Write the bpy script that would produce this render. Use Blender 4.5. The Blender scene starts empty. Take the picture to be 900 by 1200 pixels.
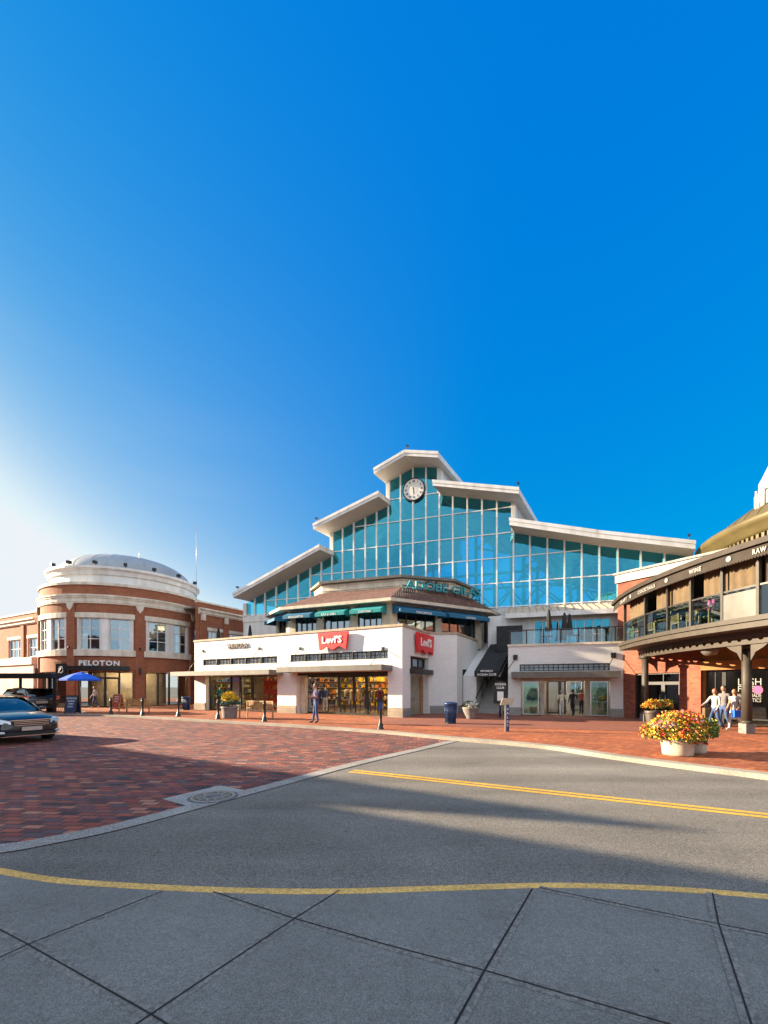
import bpy, bmesh, math, random
from mathutils import Vector, Matrix
R = math.radians
random.seed(7)
sc = bpy.context.scene
COL = sc.collection
F, H, CZ = 480.0, 805.0, 1.75          # focal length in photo pixels, horizon row, eye height
WK = 0.10                               # level of the far pavement

# ------------------------------------------------------------------ helpers
def gp(px, py, z=0.0):
    Y = (CZ - z) * F / (py - H)
    return ((px - 450) / F * Y, Y, z)
def at(px, Y):
    return ((px - 450) / F * Y, Y)
def zat(py, Y):
    return CZ + (H - py) / F * Y

class SF:                               # straight wall frame: u to the right, w outward, z up
    def __init__(s, o, d, back=None):
        l = math.hypot(*d); s.o = o; s.d = (d[0]/l, d[1]/l); s.n = (s.d[1], -s.d[0]); s.b = s.n
        if back:
            k = -(back[0]*s.n[0] + back[1]*s.n[1]); s.b = (-back[0]/k, -back[1]/k)
    def __call__(s, u, w, z):
        return (s.o[0] + u*s.d[0] + w*s.b[0], s.o[1] + u*s.d[1] + w*s.b[1], z)
    def u(s, px, w=0):
        r = (px - 450) / F
        ox = s.o[0] + w*s.b[0]; oy = s.o[1] + w*s.b[1]
        return (r*oy - ox) / (s.d[0] - r*s.d[1])
    def z(s, px, py, w=0):
        u = s.u(px, w); return zat(py, s(u, w, 0)[1])
class AF:                               # arc frame, convex towards the viewer
    def __init__(s, c, Rr):
        s.c = c; s.R = Rr; s.t0 = math.atan2(-c[1], -c[0])
    def __call__(s, u, w, z):
        t = s.t0 + u / s.R
        return (s.c[0] + (s.R+w)*math.cos(t), s.c[1] + (s.R+w)*math.sin(t), z)
    def u(s, px, w=0):
        rx, ry = (px-450)/F, 1.0
        l = math.hypot(rx, ry); rx /= l; ry /= l
        b = rx*s.c[0] + ry*s.c[1]; cc = s.c[0]**2 + s.c[1]**2 - (s.R+w)**2
        dd = max(b*b - cc, 0); t = b - math.sqrt(dd)
        a = math.atan2(ry*t - s.c[1], rx*t - s.c[0]) - s.t0
        a = (a + math.pi) % (2*math.pi) - math.pi
        return a * s.R
    def z(s, px, py, w=0):
        return zat(py, s(s.u(px, w), w, 0)[1])
ID = lambda u, w, z: (u, w, z)

class MB:
    def __init__(s, fr=ID):
        s.fr = fr; s.v = []; s.f = []; s.uv = []; s.mi = []; s.sm = []
    def face(s, pts, uv=None, mi=0, sm=False, mapped=True):
        b = len(s.v)
        for p in pts: s.v.append(s.fr(*p) if mapped else tuple(p))
        s.f.append(tuple(range(b, b+len(pts))))
        if uv is None:
            uv = [(p[0]+p[1]*.6, p[2]) for p in pts]
        s.uv.append(uv); s.mi.append(mi); s.sm.append(sm)
    def box(s, u0, u1, w0, w1, z0, z1, nu=1, mi=0):
        for i in range(nu):
            a = u0 + (u1-u0)*i/nu; b = u0 + (u1-u0)*(i+1)/nu
            s.face([(a,w1,z0),(b,w1,z0),(b,w1,z1),(a,w1,z1)], [(a,z0),(b,z0),(b,z1),(a,z1)], mi)
            s.face([(b,w0,z0),(a,w0,z0),(a,w0,z1),(b,w0,z1)], [(b,z0),(a,z0),(a,z1),(b,z1)], mi)
            s.face([(a,w0,z1),(a,w1,z1),(b,w1,z1),(b,w0,z1)], [(a,w0),(a,w1),(b,w1),(b,w0)], mi)
            s.face([(a,w0,z0),(b,w0,z0),(b,w1,z0),(a,w1,z0)], [(a,w0),(b,w0),(b,w1),(a,w1)], mi)
        s.face([(u0,w0,z0),(u0,w1,z0),(u0,w1,z1),(u0,w0,z1)], [(w0,z0),(w1,z0),(w1,z1),(w0,z1)], mi)
        s.face([(u1,w1,z0),(u1,w0,z0),(u1,w0,z1),(u1,w1,z1)], [(w1,z0),(w0,z0),(w0,z1),(w1,z1)], mi)
        return s
    def wall(s, u0, u1, w0, w1, z0, z1, ops, du=None, mi=0):
        us = {u0, u1}; zs = {z0, z1}
        for a, b, c, d in ops:
            us |= {min(max(a,u0),u1), min(max(b,u0),u1)}; zs |= {min(max(c,z0),z1), min(max(d,z0),z1)}
        us = sorted(us); zs = sorted(zs)
        if du:
            n = []
            for a, b in zip(us, us[1:]):
                k = max(1, math.ceil((b-a)/du))
                n += [a+(b-a)*i/k for i in range(k)]
            us = n + [us[-1]]
        nu, nz = len(us)-1, len(zs)-1
        def solid(i, j):
            if i < 0 or j < 0 or i >= nu or j >= nz: return False
            cu = (us[i]+us[i+1])/2; cz = (zs[j]+zs[j+1])/2
            return not any(a < cu < b and c < cz < d for a, b, c, d in ops)
        for i in range(nu):
            for j in range(nz):
                if not solid(i, j): continue
                a, b, c, d = us[i], us[i+1], zs[j], zs[j+1]
                s.face([(a,w1,c),(b,w1,c),(b,w1,d),(a,w1,d)], [(a,c),(b,c),(b,d),(a,d)], mi)
                s.face([(b,w0,c),(a,w0,c),(a,w0,d),(b,w0,d)], [(b,c),(a,c),(a,d),(b,d)], mi)
                if not solid(i-1, j): s.face([(a,w0,c),(a,w1,c),(a,w1,d),(a,w0,d)], [(w0,c),(w1,c),(w1,d),(w0,d)], mi)
                if not solid(i+1, j): s.face([(b,w1,c),(b,w0,c),(b,w0,d),(b,w1,d)], [(w1,c),(w0,c),(w0,d),(w1,d)], mi)
                if not solid(i, j-1): s.face([(a,w0,c),(b,w0,c),(b,w1,c),(a,w1,c)], [(a,w0),(b,w0),(b,w1),(a,w1)], mi)
                if not solid(i, j+1): s.face([(a,w0,d),(a,w1,d),(b,w1,d),(b,w0,d)], [(a,w0),(a,w1),(b,w1),(b,w0)], mi)
        return s
    def raw(s, verts, faces, mi=0, sm=False, mapped=False):
        for f in faces: s.face([verts[i] for i in f], None, mi, sm, mapped)
        return s
    def prism(s, poly, z0, z1, mi=0, mapped=False):
        n = len(poly)
        zz0 = z0 if isinstance(z0, (list, tuple)) else [z0]*n
        zz1 = z1 if isinstance(z1, (list, tuple)) else [z1]*n
        lo = [(p[0], p[1], zz0[i]) for i, p in enumerate(poly)]; hi = [(p[0], p[1], zz1[i]) for i, p in enumerate(poly)]
        acc = 0
        for i in range(n):
            j = (i+1) % n
            l = math.hypot(poly[j][0]-poly[i][0], poly[j][1]-poly[i][1])
            s.face([lo[i], lo[j], hi[j], hi[i]], [(acc, zz0[i]), (acc+l, zz0[j]), (acc+l, zz1[j]), (acc, zz1[i])], mi, False, mapped)
            acc += l
        s.face(hi, [(p[0], p[1]) for p in hi], mi, False, mapped)
        s.face(lo[::-1], [(p[0], p[1]) for p in lo[::-1]], mi, False, mapped)
        return s
    def tube(s, p0, p1, r0, r1=None, n=8, mi=0, mapped=True, caps=True):
        if r1 is None: r1 = r0
        a = Vector(s.fr(*p0) if mapped else p0); b = Vector(s.fr(*p1) if mapped else p1)
        d = (b-a)
        if d.length < 1e-6: return s
        d.normalize(); x = d.orthogonal().normalized(); y = d.cross(x)
        A = [a + (x*math.cos(t)+y*math.sin(t))*r0 for t in [2*math.pi*i/n for i in range(n)]]
        B = [b + (x*math.cos(t)+y*math.sin(t))*r1 for t in [2*math.pi*i/n for i in range(n)]]
        for i in range(n):
            j = (i+1) % n
            s.face([A[i], A[j], B[j], B[i]], None, mi, True, False)
        if caps:
            if r0 > 1e-4: s.face(A[::-1], None, mi, False, False)
            if r1 > 1e-4: s.face(B, None, mi, False, False)
        return s
    def lathe(s, cx, cy, prof, n=24, mi=0, sm=True, a0=0.0, a1=2*math.pi, ph=0):
        full = abs(a1-a0-2*math.pi) < 1e-6
        for i in range(n):
            t0 = a0+(a1-a0)*i/n+ph; t1 = a0+(a1-a0)*(i+1)/n+ph
            for (ra, za), (rb, zb) in zip(prof, prof[1:]):
                P = [(cx+ra*math.cos(t0), cy+ra*math.sin(t0), za), (cx+ra*math.cos(t1), cy+ra*math.sin(t1), za),
                     (cx+rb*math.cos(t1), cy+rb*math.sin(t1), zb), (cx+rb*math.cos(t0), cy+rb*math.sin(t0), zb)]
                U = [(t0*max(ra,rb), za), (t1*max(ra,rb), za), (t1*max(ra,rb), zb), (t0*max(ra,rb), zb)]
                if ra < 1e-5: P = [P[0], P[2], P[3]]; U = [U[0], U[2], U[3]]
                elif rb < 1e-5: P = P[:3]; U = U[:3]
                s.face(P, U, mi, sm, True if s.fr is ID else False)
        return s
    def ell(s, c, r, n=12, m=8, mi=0, mapped=False):
        vs = []; fs = []
        for j in range(m+1):
            t = math.pi*j/m
            for i in range(n):
                p = 2*math.pi*i/n
                vs.append((c[0]+r[0]*math.sin(t)*math.cos(p), c[1]+r[1]*math.sin(t)*math.sin(p), c[2]+r[2]*math.cos(t)))
        for j in range(m):
            for i in range(n):
                a, b, c2, d = j*n+i, j*n+(i+1) % n, (j+1)*n+(i+1) % n, (j+1)*n+i
                if j == 0: fs.append((a, c2, d))
                elif j == m-1: fs.append((a, b, d))
                else: fs.append((a, b, c2, d))
        return s.raw(vs, fs, mi, True, mapped)
    def text(s, t, u0, z0, size, w=0.02, depth=0.02, align='LEFT', bold=0.0, sx=1.0, mi=0, spacing=1.0, shear=0.0, rise=0.0):
        c = bpy.data.curves.new('t', 'FONT'); c.body = t; c.size = size; c.extrude = depth/2; c.align_x = align
        c.offset = bold; c.resolution_u = 2; c.space_character = spacing; c.shear = shear
        o = bpy.data.objects.new('t', c); COL.objects.link(o)
        dg = bpy.context.evaluated_depsgraph_get()
        me = bpy.data.meshes.new_from_object(o.evaluated_get(dg))
        vs = [(u0+v.co.x*sx, w+v.co.z+depth/2, z0+v.co.y+v.co.x*rise) for v in me.vertices]
        for p in me.polygons: s.face([vs[i] for i in p.vertices], None, mi)
        bpy.data.objects.remove(o); bpy.data.curves.remove(c); bpy.data.meshes.remove(me)
        return s
    def build(s, name, mat, parent=None, world=True, weld=True, **props):
        me = bpy.data.meshes.new(name)
        off = Vector((0, 0, 0))
        if parent is not None and world:
            r = parent
            while r.parent: r = r.parent
            off = Vector(r.location)
        me.from_pydata([tuple(Vector(p)-off) for p in s.v], [], s.f)
        uvl = me.uv_layers.new(name='UVMap')
        flat = []
        for uv in s.uv:
            for q in uv: flat += [q[0], q[1]]
        uvl.data.foreach_set('uv', flat)
        me.polygons.foreach_set('material_index', s.mi)
        me.polygons.foreach_set('use_smooth', s.sm)
        for m in (mat if isinstance(mat, (list, tuple)) else [mat]): me.materials.append(m)
        if weld:
            bm = bmesh.new(); bm.from_mesh(me)
            bmesh.ops.remove_doubles(bm, verts=bm.verts, dist=1e-4)
            bmesh.ops.recalc_face_normals(bm, faces=bm.faces)
            bm.to_mesh(me); bm.free()
        me.update()
        o = bpy.data.objects.new(name, me); COL.objects.link(o)
        if parent is not None: o.parent = parent
        for k, v in props.items(): o[k] = v
        return o

def thing(name, loc, label, cat, group=None, rz=0.0):
    o = bpy.data.objects.new(name, None); COL.objects.link(o)
    o.empty_display_size = 0.2
    o.location = (loc[0], loc[1], loc[2] if len(loc) > 2 else 0.0); o.rotation_euler = (0, 0, rz)
    o['label'] = label; o['category'] = cat
    if group: o['group'] = group
    return o
def dup(root, loc, rz, label, sub=None):
    def rec(o, par):
        c = o.copy(); COL.objects.link(c)
        if par is not None: c.parent = par
        for ch in o.children: rec(ch, c)
        return c
    r = rec(root, None)
    r.location = (loc[0], loc[1], loc[2] if len(loc) > 2 else 0.0); r.rotation_euler = (0, 0, rz); r['label'] = label
    return r
def struct(name, mb, mat, **k):
    return mb.build(name, mat, None, kind='structure', **k)

# ------------------------------------------------------------------ materials
def newmat(name):
    m = bpy.data.materials.new(name); m.use_nodes = True
    nt = m.node_tree; b = nt.nodes['Principled BSDF']
    return m, nt, b
def rgba(c): return (c[0], c[1], c[2], 1)
def mat(name, col, rough=.6, metal=0, var=.12, scale=3.0, bump=0.0, bscale=40, spec=.5, dirt=0.0, coat=0):
    m, nt, b = newmat(name); L = nt.links.new
    b.inputs['Roughness'].default_value = rough; b.inputs['Metallic'].default_value = metal
    b.inputs['Specular IOR Level'].default_value = spec; b.inputs['Coat Weight'].default_value = coat
    b.inputs['Coat Roughness'].default_value = .05
    tc = nt.nodes.new('ShaderNodeTexCoord')
    n = nt.nodes.new('ShaderNodeTexNoise'); n.inputs['Scale'].default_value = scale; n.inputs['Detail'].default_value = 6
    L(tc.outputs['Object'], n.inputs['Vector'])
    mx = nt.nodes.new('ShaderNodeMix'); mx.data_type = 'RGBA'
    lo = [max(c*(1-var*1.6), 0) for c in col]; hi = [min(c*(1+var), 1) for c in col]
    mx.inputs[6].default_value = rgba(lo); mx.inputs[7].default_value = rgba(hi)
    cr = nt.nodes.new('ShaderNodeMapRange'); cr.inputs[1].default_value = .35; cr.inputs[2].default_value = .65
    L(n.outputs[0], cr.inputs[0]); L(cr.outputs[0], mx.inputs[0])
    last = mx.outputs[2]
    if dirt:
        mp = nt.nodes.new('ShaderNodeMapping'); mp.inputs['Scale'].default_value = (1.3, 1.3, .16); L(tc.outputs['Object'], mp.inputs[0])
        n5 = nt.nodes.new('ShaderNodeTexNoise'); n5.inputs['Scale'].default_value = 1.6; n5.inputs['Detail'].default_value = 5; L(mp.outputs[0], n5.inputs['Vector'])
        r5 = nt.nodes.new('ShaderNodeMapRange'); r5.inputs[1].default_value = .42; r5.inputs[2].default_value = .72; r5.inputs[3].default_value = 0; r5.inputs[4].default_value = dirt; L(n5.outputs[0], r5.inputs[0])
        m5 = nt.nodes.new('ShaderNodeMix'); m5.data_type = 'RGBA'; m5.blend_type = 'MULTIPLY'; m5.inputs[7].default_value = (.6,.54,.46,1); L(r5.outputs[0], m5.inputs[0]); L(last, m5.inputs[6]); last = m5.outputs[2]
    L(last, b.inputs['Base Color'])
    if bump:
        n2 = nt.nodes.new('ShaderNodeTexNoise'); n2.inputs['Scale'].default_value = bscale; n2.inputs['Detail'].default_value = 4
        L(tc.outputs['Object'], n2.inputs['Vector'])
        bp = nt.nodes.new('ShaderNodeBump'); bp.inputs['Strength'].default_value = bump; bp.inputs['Distance'].default_value = .01
        L(n2.outputs[0], bp.inputs['Height']); L(bp.outputs[0], b.inputs['Normal'])
    return m
def brickmat(name, cols, mortar, bw=.22, bh=.075, ms=.008, coord='UV', rot=0, rough=.85, bump=.5, noise_amt=.35, offset=.5):
    m, nt, b = newmat(name); L = nt.links.new
    b.inputs['Roughness'].default_value = rough
    if coord == 'UV':
        tc = nt.nodes.new('ShaderNodeTexCoord'); vec = tc.outputs['UV']
    else:
        tc = nt.nodes.new('ShaderNodeNewGeometry'); vec = tc.outputs['Position']
    mp = nt.nodes.new('ShaderNodeMapping'); mp.inputs['Rotation'].default_value = (0, 0, rot); L(vec, mp.inputs['Vector'])
    br = nt.nodes.new('ShaderNodeTexBrick')
    br.inputs['Scale'].default_value = 1; br.inputs['Brick Width'].default_value = bw; br.inputs['Row Height'].default_value = bh
    br.inputs['Mortar Size'].default_value = ms; br.inputs['Mortar Smooth'].default_value = .3
    br.inputs['Color1'].default_value = (0, 0, 0, 1); br.inputs['Color2'].default_value = (1, 1, 1, 1)
    br.inputs['Mortar'].default_value = (.5, .5, .5, 1); br.offset = offset
    L(mp.outputs[0], br.inputs['Vector'])
    ramp = nt.nodes.new('ShaderNodeValToRGB'); ramp.color_ramp.interpolation = 'LINEAR'
    e = ramp.color_ramp.elements
    e[0].position = 0; e[0].color = rgba(cols[0]); e[1].position = 1; e[1].color = rgba(cols[-1])
    for i, c in enumerate(cols[1:-1]):
        x = e.new((i+1)/(len(cols)-1)); x.color = rgba(c)
    L(br.outputs['Color'], ramp.inputs[0])
    n = nt.nodes.new('ShaderNodeTexNoise'); n.inputs['Scale'].default_value = .7; n.inputs['Detail'].default_value = 8; L(mp.outputs[0], n.inputs['Vector'])
    n2 = nt.nodes.new('ShaderNodeTexNoise'); n2.inputs['Scale'].default_value = 30; n2.inputs['Detail'].default_value = 3; L(mp.outputs[0], n2.inputs['Vector'])
    ad = nt.nodes.new('ShaderNodeMath'); ad.operation = 'ADD'; L(n.outputs[0], ad.inputs[0]); L(n2.outputs[0], ad.inputs[1])
    mr = nt.nodes.new('ShaderNodeMapRange'); mr.inputs[1].default_value = .7; mr.inputs[2].default_value = 1.3
    mr.inputs[3].default_value = 1-noise_amt; mr.inputs[4].default_value = 1+noise_amt*.6
    L(ad.outputs[0], mr.inputs[0])
    mu = nt.nodes.new('ShaderNodeMix'); mu.data_type = 'RGBA'; mu.blend_type = 'MULTIPLY'; mu.inputs[0].default_value = 1
    L(ramp.outputs[0], mu.inputs[6]); L(mr.outputs[0], mu.inputs[7])
    mx = nt.nodes.new('ShaderNodeMix'); mx.data_type = 'RGBA'; mx.inputs[7].default_value = rgba(mortar)
    L(br.outputs['Fac'], mx.inputs[0]); L(mu.outputs[2], mx.inputs[6]); L(mx.outputs[2], b.inputs['Base Color'])
    hh = nt.nodes.new('ShaderNodeMath'); hh.operation = 'MULTIPLY_ADD'; hh.inputs[1].default_value = -1
    L(br.outputs['Fac'], hh.inputs[0]); L(n2.outputs[0], hh.inputs[2])
    bp = nt.nodes.new('ShaderNodeBump'); bp.inputs['Strength'].default_value = bump; bp.inputs['Distance'].default_value = .008
    L(hh.outputs[0], bp.inputs['Height']); L(bp.outputs[0], b.inputs['Normal'])
    return m
def groundmat(name, base, light, dark, sp=140, rough=.9, bump=.6, crack=0, big=.25, spots=.5, gum=0):
    m, nt, b = newmat(name); L = nt.links.new
    b.inputs['Roughness'].default_value = rough; b.inputs['Specular IOR Level'].default_value = .3
    g = nt.nodes.new('ShaderNodeNewGeometry')
    v = nt.nodes.new('ShaderNodeTexVoronoi'); v.inputs['Scale'].default_value = sp; L(g.outputs['Position'], v.inputs['Vector'])
    n = nt.nodes.new('ShaderNodeTexNoise'); n.inputs['Scale'].default_value = big; n.inputs['Detail'].default_value = 9; n.inputs['Roughness'].default_value = .65; L(g.outputs['Position'], n.inputs['Vector'])
    n3 = nt.nodes.new('ShaderNodeTexNoise'); n3.inputs['Scale'].default_value = 22; n3.inputs['Detail'].default_value = 6; n3.inputs['Roughness'].default_value = .8; L(g.outputs['Position'], n3.inputs['Vector'])
    mp = nt.nodes.new('ShaderNodeMapping'); mp.inputs['Rotation'].default_value = (0, 0, R(28)); mp.inputs['Scale'].default_value = (.08, 1.1, 1); L(g.outputs['Position'], mp.inputs['Vector'])
    n4 = nt.nodes.new('ShaderNodeTexNoise'); n4.inputs['Scale'].default_value = 1; n4.inputs['Detail'].default_value = 5; L(mp.outputs[0], n4.inputs['Vector'])
    r = nt.nodes.new('ShaderNodeValToRGB'); e = r.color_ramp.elements
    e[0].position = .05; e[0].color = rgba(dark); e[1].position = .95; e[1].color = rgba(light)
    x = e.new(.5); x.color = rgba(base)
    s1 = nt.nodes.new('ShaderNodeSeparateColor'); L(v.outputs['Color'], s1.inputs[0])
    L(s1.outputs[0], r.inputs[0])
    a = nt.nodes.new('ShaderNodeMath'); a.operation = 'ADD'; L(n.outputs[0], a.inputs[0]); L(n3.outputs[0], a.inputs[1])
    a2 = nt.nodes.new('ShaderNodeMath'); a2.operation = 'ADD'; L(a.outputs[0], a2.inputs[0]); L(n4.outputs[0], a2.inputs[1])
    mr = nt.nodes.new('ShaderNodeMapRange'); mr.inputs[1].default_value = 1.15; mr.inputs[2].default_value = 1.85; mr.inputs[3].default_value = 1-spots; mr.inputs[4].default_value = 1+spots*.55
    L(a2.outputs[0], mr.inputs[0])
    mu = nt.nodes.new('ShaderNodeMix'); mu.data_type = 'RGBA'; mu.blend_type = 'MULTIPLY'; mu.inputs[0].default_value = 1
    L(r.outputs[0], mu.inputs[6]); L(mr.outputs[0], mu.inputs[7]); last = mu.outputs[2]
    def M2(op, x, y):
        q = nt.nodes.new('ShaderNodeMath'); q.operation = op
        for k_, v_ in enumerate((x, y)):
            if isinstance(v_, (int, float)): q.inputs[k_].default_value = v_
            else: L(v_, q.inputs[k_])
        return q.outputs[0]
    if crack:                                   # thin wandering cracks
        wv = nt.nodes.new('ShaderNodeTexNoise'); wv.inputs['Scale'].default_value = 2.2; wv.inputs['Detail'].default_value = 5; L(g.outputs['Position'], wv.inputs['Vector'])
        va = nt.nodes.new('ShaderNodeVectorMath'); va.operation = 'MULTIPLY_ADD'; va.inputs[1].default_value = (.55,.55,.0); L(wv.outputs['Color'], va.inputs[0]); L(g.outputs['Position'], va.inputs[2])
        vc = nt.nodes.new('ShaderNodeTexVoronoi'); vc.feature = 'DISTANCE_TO_EDGE'; vc.inputs['Scale'].default_value = crack; L(va.outputs[0], vc.inputs['Vector'])
        f1_ = M2('LESS_THAN', vc.outputs['Distance'], .0022); f2_ = M2('GREATER_THAN', n.outputs[0], .47); f3_ = M2('MULTIPLY', M2('MULTIPLY', f1_, f2_), .7)
        mc = nt.nodes.new('ShaderNodeMix'); mc.data_type = 'RGBA'; mc.inputs[7].default_value = (.02,.02,.02,1); L(f3_, mc.inputs[0]); L(last, mc.inputs[6]); last = mc.outputs[2]
    if gum:                                     # old gum and drip marks
        vg = nt.nodes.new('ShaderNodeTexVoronoi'); vg.inputs['Scale'].default_value = gum; L(g.outputs['Position'], vg.inputs['Vector'])
        sc_ = nt.nodes.new('ShaderNodeSeparateColor'); L(vg.outputs['Color'], sc_.inputs[0])
        f_ = M2('MULTIPLY', M2('LESS_THAN', vg.outputs['Distance'], M2('MULTIPLY', sc_.outputs[1], .09)), M2('GREATER_THAN', sc_.outputs[0], .55))
        mg = nt.nodes.new('ShaderNodeMix'); mg.data_type = 'RGBA'; mg.blend_type = 'MULTIPLY'; mg.inputs[7].default_value = (.5,.5,.5,1); L(M2('MULTIPLY', f_, .8), mg.inputs[0]); L(last, mg.inputs[6]); last = mg.outputs[2]
    L(last, b.inputs['Base Color'])
    bp = nt.nodes.new('ShaderNodeBump'); bp.inputs['Strength'].default_value = bump; bp.inputs['Distance'].default_value = .004
    L(v.outputs['Distance'], bp.inputs['Height']); L(bp.outputs[0], b.inputs['Normal'])
    return m
def glassmat(name, tint=(.75,.85,.88), refl=(.9,.95,1), base=.06, power=1.0, rough=.0, wob=0.0):
    m, nt, b = newmat(name); L = nt.links.new; nt.nodes.remove(b)
    out = nt.nodes['Material Output']
    t = nt.nodes.new('ShaderNodeBsdfTransparent'); t.inputs[0].default_value = rgba(tint)
    g = nt.nodes.new('ShaderNodeBsdfGlossy'); g.inputs[0].default_value = rgba(refl); g.inputs['Roughness'].default_value = rough
    lw = nt.nodes.new('ShaderNodeLayerWeight'); lw.inputs[0].default_value = .5
    p = nt.nodes.new('ShaderNodeMath'); p.operation = 'POWER'; p.inputs[1].default_value = 3; L(lw.outputs['Facing'], p.inputs[0])
    ma = nt.nodes.new('ShaderNodeMath'); ma.operation = 'MULTIPLY_ADD'; ma.inputs[1].default_value = .7*power; ma.inputs[2].default_value = base; ma.use_clamp = True
    L(p.outputs[0], ma.inputs[0])
    mx = nt.nodes.new('ShaderNodeMixShader'); L(ma.outputs[0], mx.inputs[0]); L(t.outputs[0], mx.inputs[1]); L(g.outputs[0], mx.inputs[2])
    if wob:
        tc = nt.nodes.new('ShaderNodeTexCoord'); n = nt.nodes.new('ShaderNodeTexNoise'); n.inputs['Scale'].default_value = .9; L(tc.outputs['Object'], n.inputs['Vector'])
        bp = nt.nodes.new('ShaderNodeBump'); bp.inputs['Strength'].default_value = wob; bp.inputs['Distance'].default_value = .05; L(n.outputs[0], bp.inputs['Height'])
        L(bp.outputs[0], g.inputs['Normal'])
    L(mx.outputs[0], out.inputs['Surface'])
    return m
def emis(name, col, s):
    m, nt, b = newmat(name)
    b.inputs['Base Color'].default_value = rgba(col); b.inputs['Emission Color'].default_value = rgba(col); b.inputs['Emission Strength'].default_value = s
    return m

M = {}
M['asphalt'] = groundmat('asphalt', (.18,.165,.143), (.31,.285,.25), (.1,.092,.082), 150, big=.35, spots=.5, gum=3)
M['pave'] = groundmat('concrete_paving', (.178,.176,.16), (.25,.247,.228), (.13,.13,.12), 190, big=.9, bump=.35, spots=.36, gum=5)
M['kerb'] = groundmat('kerb_concrete', (.34,.3,.245), (.44,.4,.34), (.23,.2,.165), 90, big=1.5, bump=.3, spots=.3)
M['ribbon'] = groundmat('ribbon_concrete', (.3,.28,.26), (.4,.38,.35), (.17,.16,.15), 90, big=1.5, bump=.3, spots=.3)
M['field'] = groundmat('outer_ground', (.12,.12,.11), (.2,.2,.18), (.06,.06,.05), 20, big=.1)
M['yellow'] = groundmat('yellow_paint', (.62,.36,.035), (.75,.45,.06), (.42,.25,.05), 90, big=1.2, bump=.2, spots=.3)
M['yellowk'] = groundmat('faded_yellow_paint', (.72,.42,.1), (.82,.52,.17), (.48,.32,.14), 70, big=1.2, bump=.2, spots=.45)
M['plaza'] = brickmat('plaza_brick', [(.035,.022,.03),(.17,.04,.03),(.32,.08,.045),(.09,.06,.075),(.27,.045,.028),(.42,.19,.12)], (.04,.028,.025), .27, .135, .013, 'W', R(4), bump=1.0, noise_amt=.3)
M['walk'] = brickmat('walk_brick', [(.22,.05,.02),(.42,.1,.026),(.34,.075,.022),(.5,.15,.045),(.28,.06,.02)], (.16,.08,.045), .2, .1, .006, 'W', R(-28), bump=.5, noise_amt=.45)
M['walk2'] = brickmat('walk_brick_shade', [(.2,.06,.035),(.28,.085,.05),(.24,.07,.04)], (.13,.07,.05), .2, .1, .004, 'W', R(-28), bump=.4, noise_amt=.25)  # walk brick with the shade along the shops mixed into its colour
M['brick'] = brickmat('facade_brick', [(.27,.075,.032),(.36,.11,.045),(.3,.085,.035),(.42,.14,.06)], (.32,.2,.13), .22, .075, .006, 'UV')
M['brick2'] = brickmat('arcade_brick', [(.2,.05,.03),(.28,.075,.04),(.34,.1,.05)], (.2,.12,.09), .22, .075, .006, 'UV')
M['wbrick'] = brickmat('painted_brick', [(.76,.755,.74),(.83,.82,.80),(.79,.785,.77)], (.6,.59,.57), .22, .075, .006, 'UV', rough=.6, bump=.5, noise_amt=.09)
M['limestone'] = mat('limestone', (.76,.69,.57), .8, var=.08, scale=1.5, bump=.15, dirt=.6)
M['basestone'] = brickmat('base_stone', [(.28,.27,.26),(.35,.33,.31),(.31,.3,.29)], (.2,.19,.18), .5, .2, .008, 'UV')
M['white'] = mat('white_paint', (.78,.77,.75), .45, var=.05, scale=.8, dirt=.5)
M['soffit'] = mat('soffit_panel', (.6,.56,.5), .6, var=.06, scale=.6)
M['cream'] = mat('cream_stucco', (.62,.55,.45), .8, var=.08, bump=.1, dirt=.4)
M['coping'] = mat('tan_coping', (.42,.33,.23), .7, var=.12)
M['bronze'] = mat('bronze_metal', (.16,.14,.12), .45, .5, var=.1)
M['canopy'] = mat('canopy_metal', (.17,.16,.15), .5, .3, var=.1)
M['black'] = mat('black_metal', (.018,.018,.02), .4, .2, var=.2)
M['dark'] = mat('dark_frame', (.035,.033,.032), .45, .2, var=.2)
M['mull'] = mat('mullion_white', (.82,.84,.82), .4, .1, var=.05)
M['interior'] = mat('interior_wall', (.32,.27,.2), .8, var=.2, scale=.8)
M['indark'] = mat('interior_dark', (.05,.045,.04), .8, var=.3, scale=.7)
M['floorin'] = mat('interior_floor', (.2,.15,.1), .4, var=.2)
M['wood'] = mat('teak_wood', (.38,.2,.09), .55, var=.25, scale=9)
M['slat'] = mat('bench_wood', (.45,.24,.1), .6, var=.25, scale=7)
M['lamp'] = emis('warm_lamp', (1,.75,.42), 45)
M['lampw'] = emis('white_lamp', (1,.9,.75), 14)
M['glass'] = glassmat('shop_glass', (.8,.84,.84), (.85,.92,1), .07)
M['glassg'] = glassmat('green_glass', (.42,.8,.74), (.7,.95,.95), .12)
M['glassr'] = glassmat('rail_glass', (.75,.88,.9), (.9,.95,1), .1)
M['teal'] = glassmat('hall_glass', (.22,.68,.8), (.10,.62,.86), .36, .5, .0, wob=.3)
M['upglass'] = glassmat('upper_window_glass', (.45,.6,.66), (.7,.88,1), .35, wob=.15)
M['tile'] = None
M['zinc'] = mat('dome_metal', (.33,.37,.4), .6, .2, var=.08, scale=.5)
M['awning'] = mat('teal_fabric', (.01,.26,.27), .8, var=.1, bump=.1)
M['awningb'] = mat('blue_fabric', (.015,.13,.24), .8, var=.1, bump=.1)
M['awnblack'] = mat('black_fabric', (.02,.02,.022), .8, var=.2, bump=.1)
M['brownfab'] = mat('brown_fabric', (.03,.022,.016), .85, var=.15, bump=.1)
M['curtain'] = mat('tan_canvas', (.13,.09,.05), .9, var=.1, bump=.2)
M['red'] = mat('sign_red', (.72,.02,.025), .45, var=.05)
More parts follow.
